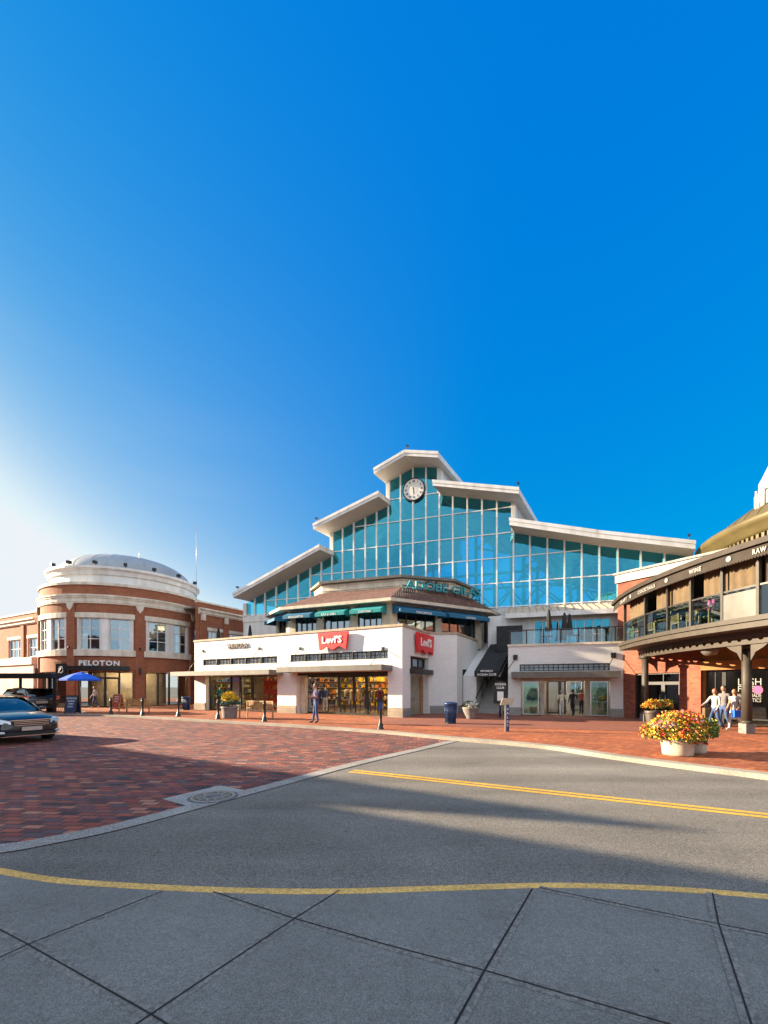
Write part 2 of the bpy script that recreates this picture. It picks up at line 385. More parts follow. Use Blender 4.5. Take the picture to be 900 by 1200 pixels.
M['signteal'] = mat('sign_teal', (.01,.24,.29), .5, var=.05)
M['winletter'] = mat('window_letter', (.3,.3,.29), .6, var=.02)
M['clerpane'] = mat('frosted_pane', (.4,.45,.48), .2, var=.15, scale=2)
M['letter'] = mat('letter_white', (.85,.84,.8), .5, var=.02)
M['letterb'] = mat('letter_bronze', (.11,.09,.08), .5, .3, var=.1)
M['gold'] = mat('gold_paint', (.11,.085,.03), .5, .1, var=.12, scale=1)
M['navy'] = mat('navy_enamel', (.015,.045,.13), .35, .1, var=.15)
M['blue'] = mat('blue_canvas', (.01,.12,.7), .75, var=.05)
M['pot'] = mat('cast_stone', (.5,.43,.33), .8, var=.12, scale=5, bump=.3)
M['potg'] = mat('grey_stone', (.2,.18,.17), .8, var=.15, scale=5, bump=.3)
M['soil'] = mat('soil', (.04,.025,.015), .95)
M['leaf'] = mat('leaf_green', (.07,.15,.02), .6, var=.4, scale=12)
M['leafd'] = mat('leaf_dark', (.03,.07,.015), .6, var=.4, scale=12)
M['leafy'] = mat('leaf_lime', (.22,.26,.03), .6, var=.3, scale=12)
M['leafb'] = mat('leaf_bluegreen', (.12,.22,.2), .6, var=.3, scale=12)
M['fy'] = mat('petal_yellow', (.8,.5,.02), .6, var=.15, scale=20)
M['fo'] = mat('petal_orange', (.7,.2,.02), .6, var=.2, scale=20)
M['fr'] = mat('petal_red', (.6,.03,.02), .6, var=.2, scale=20)
M['fp'] = mat('petal_pink', (.6,.25,.4), .6, var=.2, scale=20)
M['fw'] = mat('petal_white', (.8,.78,.7), .6, var=.05, scale=20)
M['steel'] = mat('steel', (.5,.5,.5), .3, .9, var=.05)
M['skin'] = mat('skin', (.4,.21,.14), .55, var=.05)
M['hair'] = mat('hair_brown', (.06,.035,.02), .7, var=.3, scale=30)
M['hairl'] = mat('hair_auburn', (.25,.1,.04), .7, var=.3, scale=30)
M['hairg'] = mat('hair_grey', (.4,.38,.36), .7, var=.2, scale=30)
def cloth(n, c): M[n] = mat('cloth_'+n, c, .85, var=.15, scale=6, bump=.2, bscale=25)
for n, c in dict(shirtw=(.48,.46,.43), jean=(.045,.085,.2), purple=(.06,.045,.14), greyc=(.16,.15,.16), pink=(.75,.06,.25), cream2=(.68,.62,.45),
                 blackc=(.025,.025,.03), whitep=(.6,.58,.54), navyc=(.03,.04,.1), redc=(.3,.06,.04), shoe=(.05,.04,.035), shoew=(.6,.6,.58), green=(.3,.42,.08), teald=(.05,.2,.22)).items(): cloth(n, c)
def tilemat():
    m, nt, b = newmat('clay_tile'); L = nt.links.new
    tc = nt.nodes.new('ShaderNodeTexCoord'); w = nt.nodes.new('ShaderNodeTexWave'); w.inputs['Scale'].default_value = 1.0
    w.bands_direction = 'X'; w.inputs['Scale'].default_value = 1.3; L(tc.outputs['UV'], w.inputs['Vector'])
    w2 = nt.nodes.new('ShaderNodeTexWave'); w2.bands_direction = 'Y'; w2.wave_profile = 'SAW'; w2.inputs['Scale'].default_value = 1.1; L(tc.outputs['UV'], w2.inputs['Vector'])
    n = nt.nodes.new('ShaderNodeTexNoise'); n.inputs['Scale'].default_value = 4; L(tc.outputs['Object'], n.inputs['Vector'])
    r = nt.nodes.new('ShaderNodeValToRGB'); e = r.color_ramp.elements
    e[0].position = .3; e[0].color = (.10,.055,.045,1); e[1].position = .7; e[1].color = (.21,.11,.085,1)
    L(n.outputs[0], r.inputs[0]); L(r.outputs[0], b.inputs['Base Color']); b.inputs['Roughness'].default_value = .8
    a = nt.nodes.new('ShaderNodeMath'); a.operation = 'ADD'; L(w.outputs['Fac'], a.inputs[0]); L(w2.outputs['Fac'], a.inputs[1])
    bp = nt.nodes.new('ShaderNodeBump'); bp.inputs['Distance'].default_value = .06; L(a.outputs[0], bp.inputs['Height']); L(bp.outputs[0], b.inputs['Normal'])
    return m
M['tile'] = tilemat()

# ------------------------------------------------------------------ world, sun, camera
ALPHA, ELEV = R(12), R(16)
sundir = Vector((-math.cos(ALPHA)*math.cos(ELEV), math.sin(ALPHA)*math.cos(ELEV), math.sin(ELEV)))
w = bpy.data.worlds.new('World'); sc.world = w; w.use_nodes = True
nt = w.node_tree; L = nt.links.new; bg = nt.nodes['Background']; bg.inputs[1].default_value = SKYS = 0.15
sky = nt.nodes.new('ShaderNodeTexSky'); sky.sky_type = 'NISHITA'; sky.sun_disc = False
sky.sun_elevation = ELEV; sky.sun_rotation = math.atan2(sundir.x, sundir.y); sky.air_density = 1.0; sky.dust_density = 1.0; sky.ozone_density = 2.5
EXPO = 1.9
RAWW = 1/(SKYS*2**1.45)
WL_ = 1/(SKYS*2**EXPO)
def mth(op, x, y=None, z=None, clamp=False):
    n_ = nt.nodes.new('ShaderNodeMath'); n_.operation = op; n_.use_clamp = clamp
    for k_, v_ in enumerate((x, y, z)):
        if v_ is None: continue
        if isinstance(v_, (int, float)): n_.inputs[k_].default_value = v_
        else: L(v_, n_.inputs[k_])
    return n_.outputs[0]
sep = nt.nodes.new('ShaderNodeSeparateColor'); L(sky.outputs[0], sep.inputs[0])
raw = [mth('DIVIDE', sep.outputs[i_], RAWW) for i_ in range(3)]
# film-like response: the clear sky goes deep blue, the side near the sun stays pale
tcw = nt.nodes.new('ShaderNodeTexCoord'); sxyz = nt.nodes.new('ShaderNodeSeparateXYZ'); L(tcw.outputs['Generated'], sxyz.inputs[0])
dt_ = nt.nodes.new('ShaderNodeVectorMath'); dt_.operation = 'DOT_PRODUCT'; L(tcw.outputs['Generated'], dt_.inputs[0]); dt_.inputs[1].default_value = sundir
def smooth(x, lo, hi):
    q = nt.nodes.new('ShaderNodeMapRange'); q.interpolation_type = 'SMOOTHSTEP'; q.inputs[1].default_value = lo; q.inputs[2].default_value = hi; L(x, q.inputs[0]); return q.outputs[0]
r0_ = mth('MULTIPLY', mth('SUBTRACT', 1.0, mth('EXPONENT', mth('MULTIPLY', mth('POWER', raw[0], 5.0), -.6))), .56)
low_ = mth('POWER', mth('SUBTRACT', 1.0, mth('ABSOLUTE', sxyz.outputs[2])), 2.6)
nzs = nt.nodes.new('ShaderNodeTexNoise'); nzs.inputs['Scale'].default_value = 2.0; nzs.inputs['Detail'].default_value = 6
mps = nt.nodes.new('ShaderNodeMapping'); mps.inputs['Scale'].default_value = (1, 1, 5); L(tcw.outputs['Generated'], mps.inputs[0]); L(mps.outputs[0], nzs.inputs['Vector'])
wisp = mth('MULTIPLY', mth('MULTIPLY', smooth(nzs.outputs[0], .52, .75), smooth(dt_.outputs['Value'], .35, .9)), .16)
rr_ = mth('ADD', mth('MULTIPLY', r0_, smooth(dt_.outputs['Value'], -.35, .6)), mth('MULTIPLY', low_, mth('MULTIPLY', smooth(dt_.outputs['Value'], .1, .9), .78)))
rr_ = mth('MINIMUM', mth('ADD', rr_, mth('MULTIPLY', wisp, low_)), .85)
gg_ = mth('MINIMUM', mth('ADD', mth('MULTIPLY', mth('POWER', raw[1], .55), .36), mth('MULTIPLY', rr_, .55)), .9)
bb_ = mth('MINIMUM', mth('ADD', mth('MULTIPLY', mth('POWER', raw[2], .12), .76), mth('MULTIPLY', rr_, .15)), .95)
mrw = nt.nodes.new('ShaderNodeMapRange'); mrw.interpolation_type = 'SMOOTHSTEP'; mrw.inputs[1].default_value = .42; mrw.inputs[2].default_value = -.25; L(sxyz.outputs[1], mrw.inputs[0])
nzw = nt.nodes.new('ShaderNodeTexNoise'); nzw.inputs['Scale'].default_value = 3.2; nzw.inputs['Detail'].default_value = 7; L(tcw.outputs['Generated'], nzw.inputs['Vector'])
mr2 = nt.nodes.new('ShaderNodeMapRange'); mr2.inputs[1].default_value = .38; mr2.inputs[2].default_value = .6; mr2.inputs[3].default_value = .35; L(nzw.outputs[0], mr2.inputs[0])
cf_ = mth('MULTIPLY', mrw.outputs[0], mr2.outputs[0])              # bright cloud added behind the camera as neutral fill for the shade
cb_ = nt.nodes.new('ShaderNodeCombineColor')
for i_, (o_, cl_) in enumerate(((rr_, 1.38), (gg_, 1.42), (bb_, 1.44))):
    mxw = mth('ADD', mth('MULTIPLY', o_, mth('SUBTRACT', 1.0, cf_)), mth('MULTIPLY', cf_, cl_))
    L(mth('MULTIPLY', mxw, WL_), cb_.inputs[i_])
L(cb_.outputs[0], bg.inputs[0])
sl = bpy.data.lights.new('sun', 'SUN'); sl.energy = 5.0; sl.angle = R(.53); sl.color = (1, .80, .55)
so = bpy.data.objects.new('sun', sl); COL.objects.link(so); so.rotation_euler = (-sundir).to_track_quat('-Z', 'Y').to_euler()
cam = bpy.data.cameras.new('camera'); co = bpy.data.objects.new('camera', cam); COL.objects.link(co); sc.camera = co
co.location = (0, 0, CZ); co.rotation_euler = (R(90), 0, 0)
cam.sensor_fit = 'HORIZONTAL'; cam.sensor_width = 36; cam.lens = 36*F/900; cam.shift_y = (H-600)/900; cam.clip_end = 3000; cam.clip_start = .05
vs = sc.view_settings; vs.view_transform = 'Standard'; vs.look = 'None'; vs.gamma = 1; vs.use_curve_mapping = False; vs.exposure = EXPO
sc.cycles.max_bounces = 6; sc.cycles.transparent_max_bounces = 16; sc.cycles.glossy_bounces = 3; sc.cycles.diffuse_bounces = 3
sc.cycles.caustics_reflective = False; sc.cycles.caustics_refractive = False

# ------------------------------------------------------------------ ground
def sheet(pts, z): 
    m = MB(); m.face([(p[0], p[1], z) for p in pts], [(p[0], p[1]) for p in pts]); return m
def spline(pts, n=6):
    out = []
    P = [pts[0]] + list(pts) + [pts[-1]]
    for i in range(1, len(P)-2):
        p0, p1, p2, p3 = P[i-1], P[i], P[i+1], P[i+2]
        for k in range(n):
            t = k/n
            out.append(tuple(.5*((2*p1[j]) + (-p0[j]+p2[j])*t + (2*p0[j]-5*p1[j]+4*p2[j]-p3[j])*t*t + (-p0[j]+3*p1[j]-3*p2[j]+p3[j])*t**3) for j in range(2)))
    out.append(tuple(pts[-1][:2])); return out
def offs(pts, d):
    out = []
    for i, p in enumerate(pts):
        a = pts[max(i-1, 0)]; b = pts[min(i+1, len(pts)-1)]
        tx, ty = b[0]-a[0], b[1]-a[1]; l = math.hypot(tx, ty) or 1
        out.append((p[0]-ty/l*d, p[1]+tx/l*d))
    return out
def band(A, B, z0, z1, bottom=True):
    m = MB(); acc = 0
    for i in range(len(A)-1):
        l = math.hypot(A[i+1][0]-A[i][0], A[i+1][1]-A[i][1])
        a0, a1, b0, b1 = A[i], A[i+1], B[i], B[i+1]
        m.face([(a0[0],a0[1],z1),(a1[0],a1[1],z1),(b1[0],b1[1],z1),(b0[0],b0[1],z1)], [(acc,0),(acc+l,0),(acc+l,.2),(acc,.2)])
        if z1-z0 > .02:
            m.face([(a0[0],a0[1],z0),(a1[0],a1[1],z0),(a1[0],a1[1],z1),(a0[0],a0[1],z1)])
            m.face([(b0[0],b0[1],z0),(b1[0],b1[1],z0),(b1[0],b1[1],z1),(b0[0],b0[1],z1)])
        acc += l
    return m
struct('ground', sheet([(-1500,-1500),(1500,-1500),(1500,1500),(-1500,1500)], -.06), M['field'])
struct('road', sheet([(-70,-60),(90,-60),(90,60),(-70,60)], 0), M['asphalt'])
kp = [gp(*p) for p in [(-60,836),(65,838),(150,841),(250,847),(350,853),(440,859.5),(530,868),(600,874),(650,879.5),(720,890.5),(800,901.5),(900,914.5),(1000,932)]]
K = [(p[0], p[1]) for p in kp]; K = [(K[0][0]-25, K[0][1]+6)] + K + [(K[-1][0]+6, K[-1][1]-3.2), (K[-1][0]+30, K[-1][1]-16)]
Kc = spline(K, 5); Kin = offs(Kc, .34)
rb_px = [(538,868.5),(500,878),(450,889.5),(400,902),(330,921.5),(250,943.5),(190,960),(130,975.5),(60,990),(0,1000.5),(-120,1013)]
RB = spline([gp(*p)[:2] for p in rb_px], 5)
RBin = offs(RB, -.3)
# plaza: between ribbon and the kerb
cut = [p for p in Kc if p[0] <= RB[0][0]-.3]
pl = [(-70, 30)] + cut + [(q[0], q[1]) for q in RB] + [(-20, 3.4), (-70, 3.4)]
struct('brick_plaza', sheet(pl, .006), M['plaza'])
struct('plaza_edging', band(RB, RBin, 0, .012), M['ribbon'])
struct('far_kerb', band(Kc, Kin, -.02, WK), M['kerb'])
fw = Kin + [(60, 60), (-70, 60)]
struct('brick_sidewalk', sheet(fw, WK-.004), M['walk'])
# brick walk beside the shops, darkened to paint in the building shade
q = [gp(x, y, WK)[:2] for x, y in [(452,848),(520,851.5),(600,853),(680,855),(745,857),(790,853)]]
struct('shopside_shade_paving', sheet(q + [(17,24),(0,27),(-1,24)], WK+.002), M['walk2'])
# double yellow line
def linepx(a, b, off, wd, name, mt):
    A = gp(*a)[:2]; B = gp(*b)[:2]; dx, dy = B[0]-A[0], B[1]-A[1]; l = math.hypot(dx, dy); dx /= l; dy /= l
    B = (A[0]+dx*40, A[1]+dy*40)
    o0 = off; o1 = off+wd; n = (-dy, dx); mm = MB(); N = 60
    for i in range(N):
        t0, t1 = 40*i/N, 40*(i+1)/N
        mm.face([(A[0]+dx*t0+n[0]*o0, A[1]+dy*t0+n[1]*o0, .004), (A[0]+dx*t1+n[0]*o0, A[1]+dy*t1+n[1]*o0, .004),
                 (A[0]+dx*t1+n[0]*o1, A[1]+dy*t1+n[1]*o1, .004), (A[0]+dx*t0+n[0]*o1, A[1]+dy*t0+n[1]*o1, .004)])
    struct(name, mm, mt)
linepx((408,905), (900,959), -.01, .11, 'road_marking', M['yellow'])
linepx((408,905), (900,959), .17, .11, 'road_marking', M['yellow'])
# near pavement
NZ = .12
npx = [(-60,1006),(0,1017),(50,1026),(100,1031.5),(200,1037.5),(300,1041),(400,1041.5),(500,1038.5),(620,1035),(700,1035.5),(800,1040),(900,1048),(960,1053)]
Nk = spline([gp(x, y, NZ)[:2] for x, y in npx], 4)
Nk = [(-30, 6.0), (-12, 5.0)] + Nk + [(8, 2.2), (30, -8)]
Nin = offs(Nk, -.085)
struct('near_kerb', band(Nk, Nin, -.02, NZ+.003), M['yellowk'])
struct('near_sidewalk', sheet(Nin + [(30,-30), (-30,-30)], NZ), M['pave'])
jm = MB(); jt = MB()
def joint(pts, wd=.009):
    P = [gp(x, y, NZ) for x, y in pts]; joint.k += 1; kz = joint.k*.0004
    a = Vector(P[0][:2]); b = Vector(P[-1][:2])
    for a3, b3 in zip(P, P[1:]):
        a = Vector(a3[:2]); b = Vector(b3[:2]); d = (b-a).normalized(); n = Vector((-d.y, d.x))
        for mm, h, z in ((jt, .042, NZ+.001+kz), (jm, wd/2, NZ+.0045+kz)):
            mm.face([(a.x+n.x*h, a.y+n.y*h, z), (b.x+n.x*h, b.y+n.y*h, z), (b.x-n.x*h, b.y-n.y*h, z), (a.x-n.x*h, a.y-n.y*h, z)])
joint.k = 0
joint([(-60,1058),(33,1107.5),(178,1190),(230,1222)]); joint([(-60,1150),(33,1107),(190,1045)])
joint([(100,1241),(176,1190),(345,1077),(398,1043.5)], .011); joint([(250,1045.5),(345,1077),(450,1107),(568,1138),(780,1200),(900,1236)])
joint([(500,1262),(568,1138),(624,1042)], .012); joint([(632,1041),(842,1083.5),(960,1107)], .008); joint([(835,1047),(842,1083),(885,1215)], .010)
M['joint'] = mat('joint_filler', (.012,.012,.014), .95)
M['tooled'] = groundmat('tooled_edge', (.195,.185,.165), (.25,.24,.22), (.14,.13,.12), 60, big=.8, bump=.05, spots=.3)
struct('paving_joints', jm, M['joint'])
struct('paving_joint_margins', jt, M['tooled'])
# concrete pad with a round cast emblem in the plaza
pad = [gp(x, y)[:2] for x, y in [(190,937),(258,921),(300,929.5),(230,948)]]
struct('concrete_pad', sheet(pad, .011), groundmat('pad_concrete', (.34,.33,.315), (.43,.42,.4), (.24,.235,.225), 90, big=1.5, bump=.3, spots=.3))
M['castplate'] = mat('cast_plate', (.16,.15,.15), .6, .4, var=.3, scale=20, bump=.6)
def emblem():
    c = gp(250,934.5); t = thing('manhole_cover', (c[0], c[1], 0), 'round cast cover with a pale ring emblem in the concrete pad', 'manhole cover')
    m = MB().lathe(0, 0, [(0,.018),(.36,.018),(.38,.012)], 32); m.build('cover', M['castplate'], t, world=False)
    m = MB()
    m.lathe(0, 0, [(.29,.019),(.29,.023),(.33,.023),(.33,.019)], 32); m.lathe(0, 0, [(.13,.019),(.13,.023),(.155,.023),(.155,.019)], 24)
    for i in range(12):
        a = i*math.pi/6; m.tube((.17*math.cos(a), .17*math.sin(a), .02), (.27*math.cos(a), .27*math.sin(a), .02), .012, n=4)
    m.build('raised_emblem', M['kerb'], t, world=False)
emblem()
# ------------------------------------------------------------------ building helpers
def window(fr, par, u0, u1, z0, z1, w=-.12, cols=2, rows=2, fm='white', gm='upglass', t=.06, mt=.03, nu=1, name='window', gname='pane', dep=.08, rowz=None, label=None):
    m = MB(fr)
    m.box(u0, u1, w-dep, w+dep*.5, z0, z0+t, nu); m.box(u0, u1, w-dep, w+dep*.5, z1-t, z1, nu)
    m.box(u0, u0+t, w-dep, w+dep*.5, z0+t, z1-t); m.box(u1-t, u1, w-dep, w+dep*.5, z0+t, z1-t)
    for i in range(1, cols):
        c = u0 + (u1-u0)*i/cols; m.box(c-mt/2, c+mt/2, w-dep*.6, w+dep*.3, z0+t, z1-t)
    zz = rowz if rowz is not None else [z0+(z1-z0)*j/rows for j in range(1, rows)]
    for c in zz: m.box(u0+t, u1-t, w-dep*.5, w+dep*.2, c-mt/2, c+mt/2, nu)
    o = m.build(name, M[fm], par)
    if label: o['label'] = label
    g = MB(fr)
    for i in range(nu):
        a = u0+t*.5+(u1-u0-t)*i/nu; b = u0+t*.5+(u1-u0-t)*(i+1)/nu
        g.face([(a,w-.03,z0+t/2),(b,w-.03,z0+t/2),(b,w-.03,z1-t/2),(a,w-.03,z1-t/2)])
    g.build(gname, M[gm], o)
    return o
def room(fr, par, u0, u1, w0, w1, z0, z1, wm='interior', nu=1, floor='floorin', ceil='interior'):
    m = MB(fr)
    for i in range(nu):
        a = u0+(u1-u0)*i/nu; b = u0+(u1-u0)*(i+1)/nu
        m.face([(a,w0,z0),(b,w0,z0),(b,w0,z1),(a,w0,z1)])
        m.face([(a,w0,z0+.015),(b,w0,z0+.015),(b,w1,z0+.015),(a,w1,z0+.015)], mi=1)
        m.face([(a,w0,z1),(b,w0,z1),(b,w1,z1),(a,w1,z1)], mi=2)
    m.face([(u0,w0,z0),(u0,w1,z0),(u0,w1,z1),(u0,w0,z1)]); m.face([(u1,w0,z0),(u1,w1,z0),(u1,w1,z1),(u1,w0,z1)])
    return m.build('interior', [M[wm], M[floor], M[ceil]], par)
def downlights(fr, par, pts, z, mt='lamp', r=.11):
    for u, w_ in pts:
        m = MB(fr)
        m.tube((u, w_, z-.03), (u, w_, z-.005), r, n=10); m.build('ceiling_lamp', M[mt], par)
def door(fr, par, u0, u1, z0, z1, w=-.12, fm='dark', gm='glass', hs=1, label=None):
    o = window(fr, par, u0, u1, z0, z1, w, 1, 1, fm, gm, t=.09, name='door', label=label)
    hu = u1-.14 if hs > 0 else u0+.14
    MB(fr).tube((hu, w+.09, z0+.8), (hu, w+.09, z0+1.25), .014, n=6).build('handle', M['steel'], o)
    return o
cu = .9
dL = (.882, -.4706); dR = (.4706, .882)
C0 = (.98, 22.0)
fL = SF(C0, dL); fR = SF(C0, dR)
NB = 1.0
# ================================================================== corner store
store = thing('store_building', (C0[0], C0[1], WK), 'white painted brick corner store with dark canopies and an upper restaurant under teal awnings', 'building')
uL = fL.u; u0L = uL(228)
ZT = 5.02
opsL = [(uL(347), uL(454.5), WK, 2.62), (uL(340.5), uL(454.5), fL.z(400,773.5), fL.z(400,764.5)),
        (uL(241), uL(325), WK, 2.55), (uL(238), uL(325), fL.z(280,778.5), fL.z(280,771))]
MB(fL).wall(u0L, 0, -.4, 0, WK, ZT, opsL).build('front_wall', M['wbrick'], store)
# right flank R1 with door niche
uR = fR.u; uR1 = uR(503)
niche = (uR(481), uR(502.3), WK, 3.5)
MB(fR).wall(0.002, uR1, -.4, -.001, WK, ZT, [niche]).build('side_wall', M['wbrick'], store)
c2 = fR(uR1, 0, 0)[:2]; fR2 = SF(c2, (1, .0)); uR2 = 1.72
MB(fR2).wall(0, uR2, -.4, 0, WK, ZT, []).build('side_wall', M['wbrick'], store)
c3 = fR2(uR2, 0, 0)[:2]; fR3 = SF(c3, dR)
sd = (fR3.u(542), fR3.u(550.5), WK, 2.9)
MB(fR3).wall(0, 11, -.4, 0, WK, ZT, [sd]).build('side_wall', M['wbrick'], store)
e0 = fL(u0L, 0, 0)[:2]
lb = (e0[0]+dR[0]*9, e0[1]+dR[1]*9)
fLs = SF(lb, (-dR[0], -dR[1]))
MB(fLs).wall(0, 9, -.4, 0, WK, ZT, []).build('side_wall', M['wbrick'], store)
# roof deck
rp = [fL(u0L+.3,-.3,0)[:2], fL(-.3,-.3,0)[:2], fR(uR1,-.35,0)[:2], fR2(uR2-.3,-.3,0)[:2], fR3(10.9,-.3,0)[:2], (lb[0]+2, lb[1]+2)]
MB().prism(rp, 4.35, 4.5).build('roof_deck', M['canopy'], store)
# coping
m = MB(fL); m.box(u0L-.06, .06, -.46, .06, ZT, ZT+.13)
m.build('coping', M['coping'], store)
m = MB(fR); m.box(.06, uR1+.06, -.46, .06, ZT+.003, ZT+.133); m.build('coping', M['coping'], store)
m = MB(fR2); m.box(.07, uR2+.06, -.46, .06, ZT+.001, ZT+.131); m.build('coping', M['coping'], store)
m = MB(fR3); m.box(.06, 11, -.46, .06, ZT+.002, ZT+.132); m.build('coping', M['coping'], store)
MB(fLs).box(0, 8.9, -.46, .06, ZT+.002, ZT+.132).build('coping', M['coping'], store)
# stone bases at the piers
def base(fr, a, b, par, h=.48, mt='basestone'):
    MB(fr).box(a, b, -.05, .035, WK, WK+h).build('stone_base', M[mt], par)
M['tanbase'] = brickmat('tan_base_stone', [(.36,.3,.23),(.44,.37,.28),(.4,.33,.25)], (.25,.2,.15), .5, .2, .008, 'UV')
base(fL, u0L-.03, uL(241), store, mt='tanbase'); base(fL, uL(325), uL(347), store, mt='tanbase'); base(fL, uL(454.5), .036, store, .52, 'tanbase')
base(fR, .04, niche[0], store); base(fR2, .04, uR2+.035, store); base(fR3, .04, sd[0], store); base(fR3, sd[1], 3.5, store)
# clerestory lattices
window(fL, store, opsL[1][0], opsL[1][1], opsL[1][2], opsL[1][3], -.1, 24, 2, 'dark', 'clerpane', t=.05, mt=.03, name='clerestory_window')
window(fL, store, opsL[3][0], opsL[3][1], opsL[3][2], opsL[3][3], -.1, 22, 2, 'dark', 'clerpane', t=.05, mt=.03, name='clerestory_window')
for k in (-.62, -.01):
    for o_, n_ in ((opsL[1], 6), (opsL[3], 5)):
        for i in range(1, n_):
            if k < -.5: MB(fL).box(o_[0]+(o_[1]-o_[0])*i/n_-.04, o_[0]+(o_[1]-o_[0])*i/n_+.04, -.11, .01, o_[2], o_[3]).build('lattice_post', M['dark'], store)
# canopies
def canopy(fr, a, b, z, depth, par, th=.26, mt='canopy', w0=0.003, label=None, ribs=True):
    m = MB(fr); m.box(a, b, w0, w0+depth, z, z+th*.45)
    m.box(a-.03, b+.03, w0+depth-.1, w0+depth+.02, z-.04, z+th)
    m.box(a-.03, a+.05, w0, w0+depth-.1, z-.04, z+th); m.box(b-.05, b+.03, w0, w0+depth-.1, z-.04, z+th)
    o = m.build('canopy', M[mt], par)
    if ribs:
        r = MB(fr); n = int((b-a)/.22)
        for i in range(n): r.box(a+(b-a)*(i+.3)/n, a+(b-a)*(i+.7)/n, w0+.02, w0+depth-.1, z+th*.45, z+th*.45+.05)
        r.build('canopy_rib', M[mt], o)
    return o
zc = 2.66
canopy(fL, uL(341), uL(447,1.2), zc, 1.25, store)
canopy(fL, u0L-.9, uL(315,1.25), zc-.1, 1.25, store)
def rod(fr, u, z, zc_, depth, par, du=-.0):
    m = MB(fr); m.tube((u, .04, z), (u+du, depth, zc_), .018, n=6); m.box(u-.07, u+.07, .0, .07, z-.08, z+.08); m.build('tie_rod', M['dark'], par)
for px, cz in ((238,zc-.1),(304,zc-.1),(352,zc),(449,zc)):
    rod(fL, uL(px), fL.z(px, 760 if px > 300 else 763), cz+.25, 1.15, store, -.15)
# fascia beam above the shopfronts
MB(fL).box(opsL[0][0], opsL[0][1], -.38, -.15, 2.45, 2.62).build('head_beam', M['dark'], store)
# shopfronts
def shopfront(fr, par, a, b, z0, z1, w, divs, trans=None, gm='glass', fm='dark', doors=()):
    for i, (p, q) in enumerate(zip(divs, divs[1:])):
        if i in doors: door(fr, par, p, q, z0, z1 if trans is None else trans, w, fm, gm, hs=1 if i % 2 else -1)
        else: window(fr, par, p, q, z0, z1 if trans is None else trans, w, 1, 1, fm, gm, t=.06, name='shop_window')
    if trans: window(fr, par, a, b, trans, z1, w, len(divs)-1, 1, fm, gm, t=.05, name='transom_window')
a, b = opsL[0][:2]
dv = [a, a+.9, uL(386), uL(395), uL(411), uL(426), b]
dv = sorted(dv)
shopfront(fL, store, a, b, WK+.02, 2.42, -.75, [a+.02, uL(389), uL(407), uL(422), b-.02], None, doors=(1, 2))
MB(fL).box(a+.001, a+.35, -.7, -.41, WK, 2.44).build('door_jamb', M['cream'], store)
MB(fL).box(a+.36, b-.02, -.82, -.68, 2.42, 2.62).build('head_beam', M['dark'], store)
a2, b2 = opsL[2][:2]
shopfront(fL, store, a2, b2, WK+.02, 2.5, -.35, [a2+.02, uL(266), uL(277), uL(291), b2-.02], None, doors=(2,))
MB(fL).box(uL(266)+.001, uL(277)-.001, -.62, -.42, WK, 2.5).build('pier', M['cream'], store)
room(fL, store, u0L+.45, uL(333), -6, -.42, WK, 2.9, 'interior')
room(fL, store, uL(333)+.02, -.45, -6.5, -.42, WK, 2.95, 'interior')
downlights(fL, store, [(uL(p), w_) for p in (362,380,398,416,434) for w_ in (-1.8,-3.6,-5.2)], 2.93)
downlights(fL, store, [(uL(p), w_) for p in (252,272,292,312) for w_ in (-1.6,-3.6)], 2.88)
# side door niche R1
MB(fR).box(niche[0], niche[1], -.75, -.5, 2.35, 3.5).build('door_head', M['dark'], store)
window(fR, store, niche[0]+.02, niche[1]-.02, 2.9, 3.45, -.3, 3, 1, 'dark', 'upglass', name='transom_window')
MB(fR).box(niche[0]-.1, niche[1]+.1, .002, .28, 2.5, 2.78).build('door_canopy', M['dark'], store)
nm = (niche[0]+niche[1])/2
door(fR, store, niche[0]+.04, nm, WK+.02, 2.35, -.5, 'dark', 'upglass'); door(fR, store, nm, niche[1]-.35, WK+.02, 2.35, -.5, 'dark', 'upglass', -1)
MB(fR).box(niche[1]-.34, niche[1]-.02, -.6, -.36, WK, 2.4).build('door_jamb', M['wood'], store)
window(fR3, store, sd[0]+.02, sd[1]-.02, WK+.02, 1.95, -.25, 2, 1, 'wood', 'upglass', name='side_window'); MB(fR3).box(sd[0], sd[1], -.3, -.1, 1.95, 2.9).build('window_head', M['dark'], store)

# ---- upper restaurant
EV = [(-9.0,31.0), (-7.2,28.2), (.42,25.0), (7.58,29.1), (9.7,32.3), (8.6,37), (-7.5,37)]
CUP = [(-5.3,31.2), (-4.4,29.3), (1.15,27.5), (4.77,28.6), (6.6,31), (5.8,34), (-4.2,34)]
cx = sum(p[0] for p in EV)/7; cy = sum(p[1] for p in EV)/7
def inset(poly, d):
    out = []
    n = len(poly)
    for i in range(n):
        a, b, c = Vector(poly[i-1]), Vector(poly[i]), Vector(poly[(i+1) % n])
        e1 = (b-a).normalized(); e2 = (c-b).normalized()
        n1 = Vector((-e1.y, e1.x)); n2 = Vector((-e2.y, e2.x))
        k = (n1+n2); k = k/(k.length_squared)*2
        out.append((b.x+k.x*d, b.y+k.y*d))
    return out
WL = inset(EV, .75)
ZE = 7.2
m = MB()
for i in range(7):
    j = (i+1) % 7
    l = math.hypot(EV[j][0]-EV[i][0], EV[j][1]-EV[i][1])
    m.face([(*EV[i], ZE+.05), (*EV[j], ZE+.05), (*CUP[j], 8.45), (*CUP[i], 8.45)], [(0,0),(l,0),(l-1,2.5),(1,2.5)])
m.build('tiled_roof', M['tile'], store)
m = MB(); m.prism(EV, ZE-.16, ZE+.04); m.build('eave', M['cream'], store)
m = MB(); m.prism(CUP, 8.3, 9.05); rc = m.build('roof_lantern', M['limestone'], store)
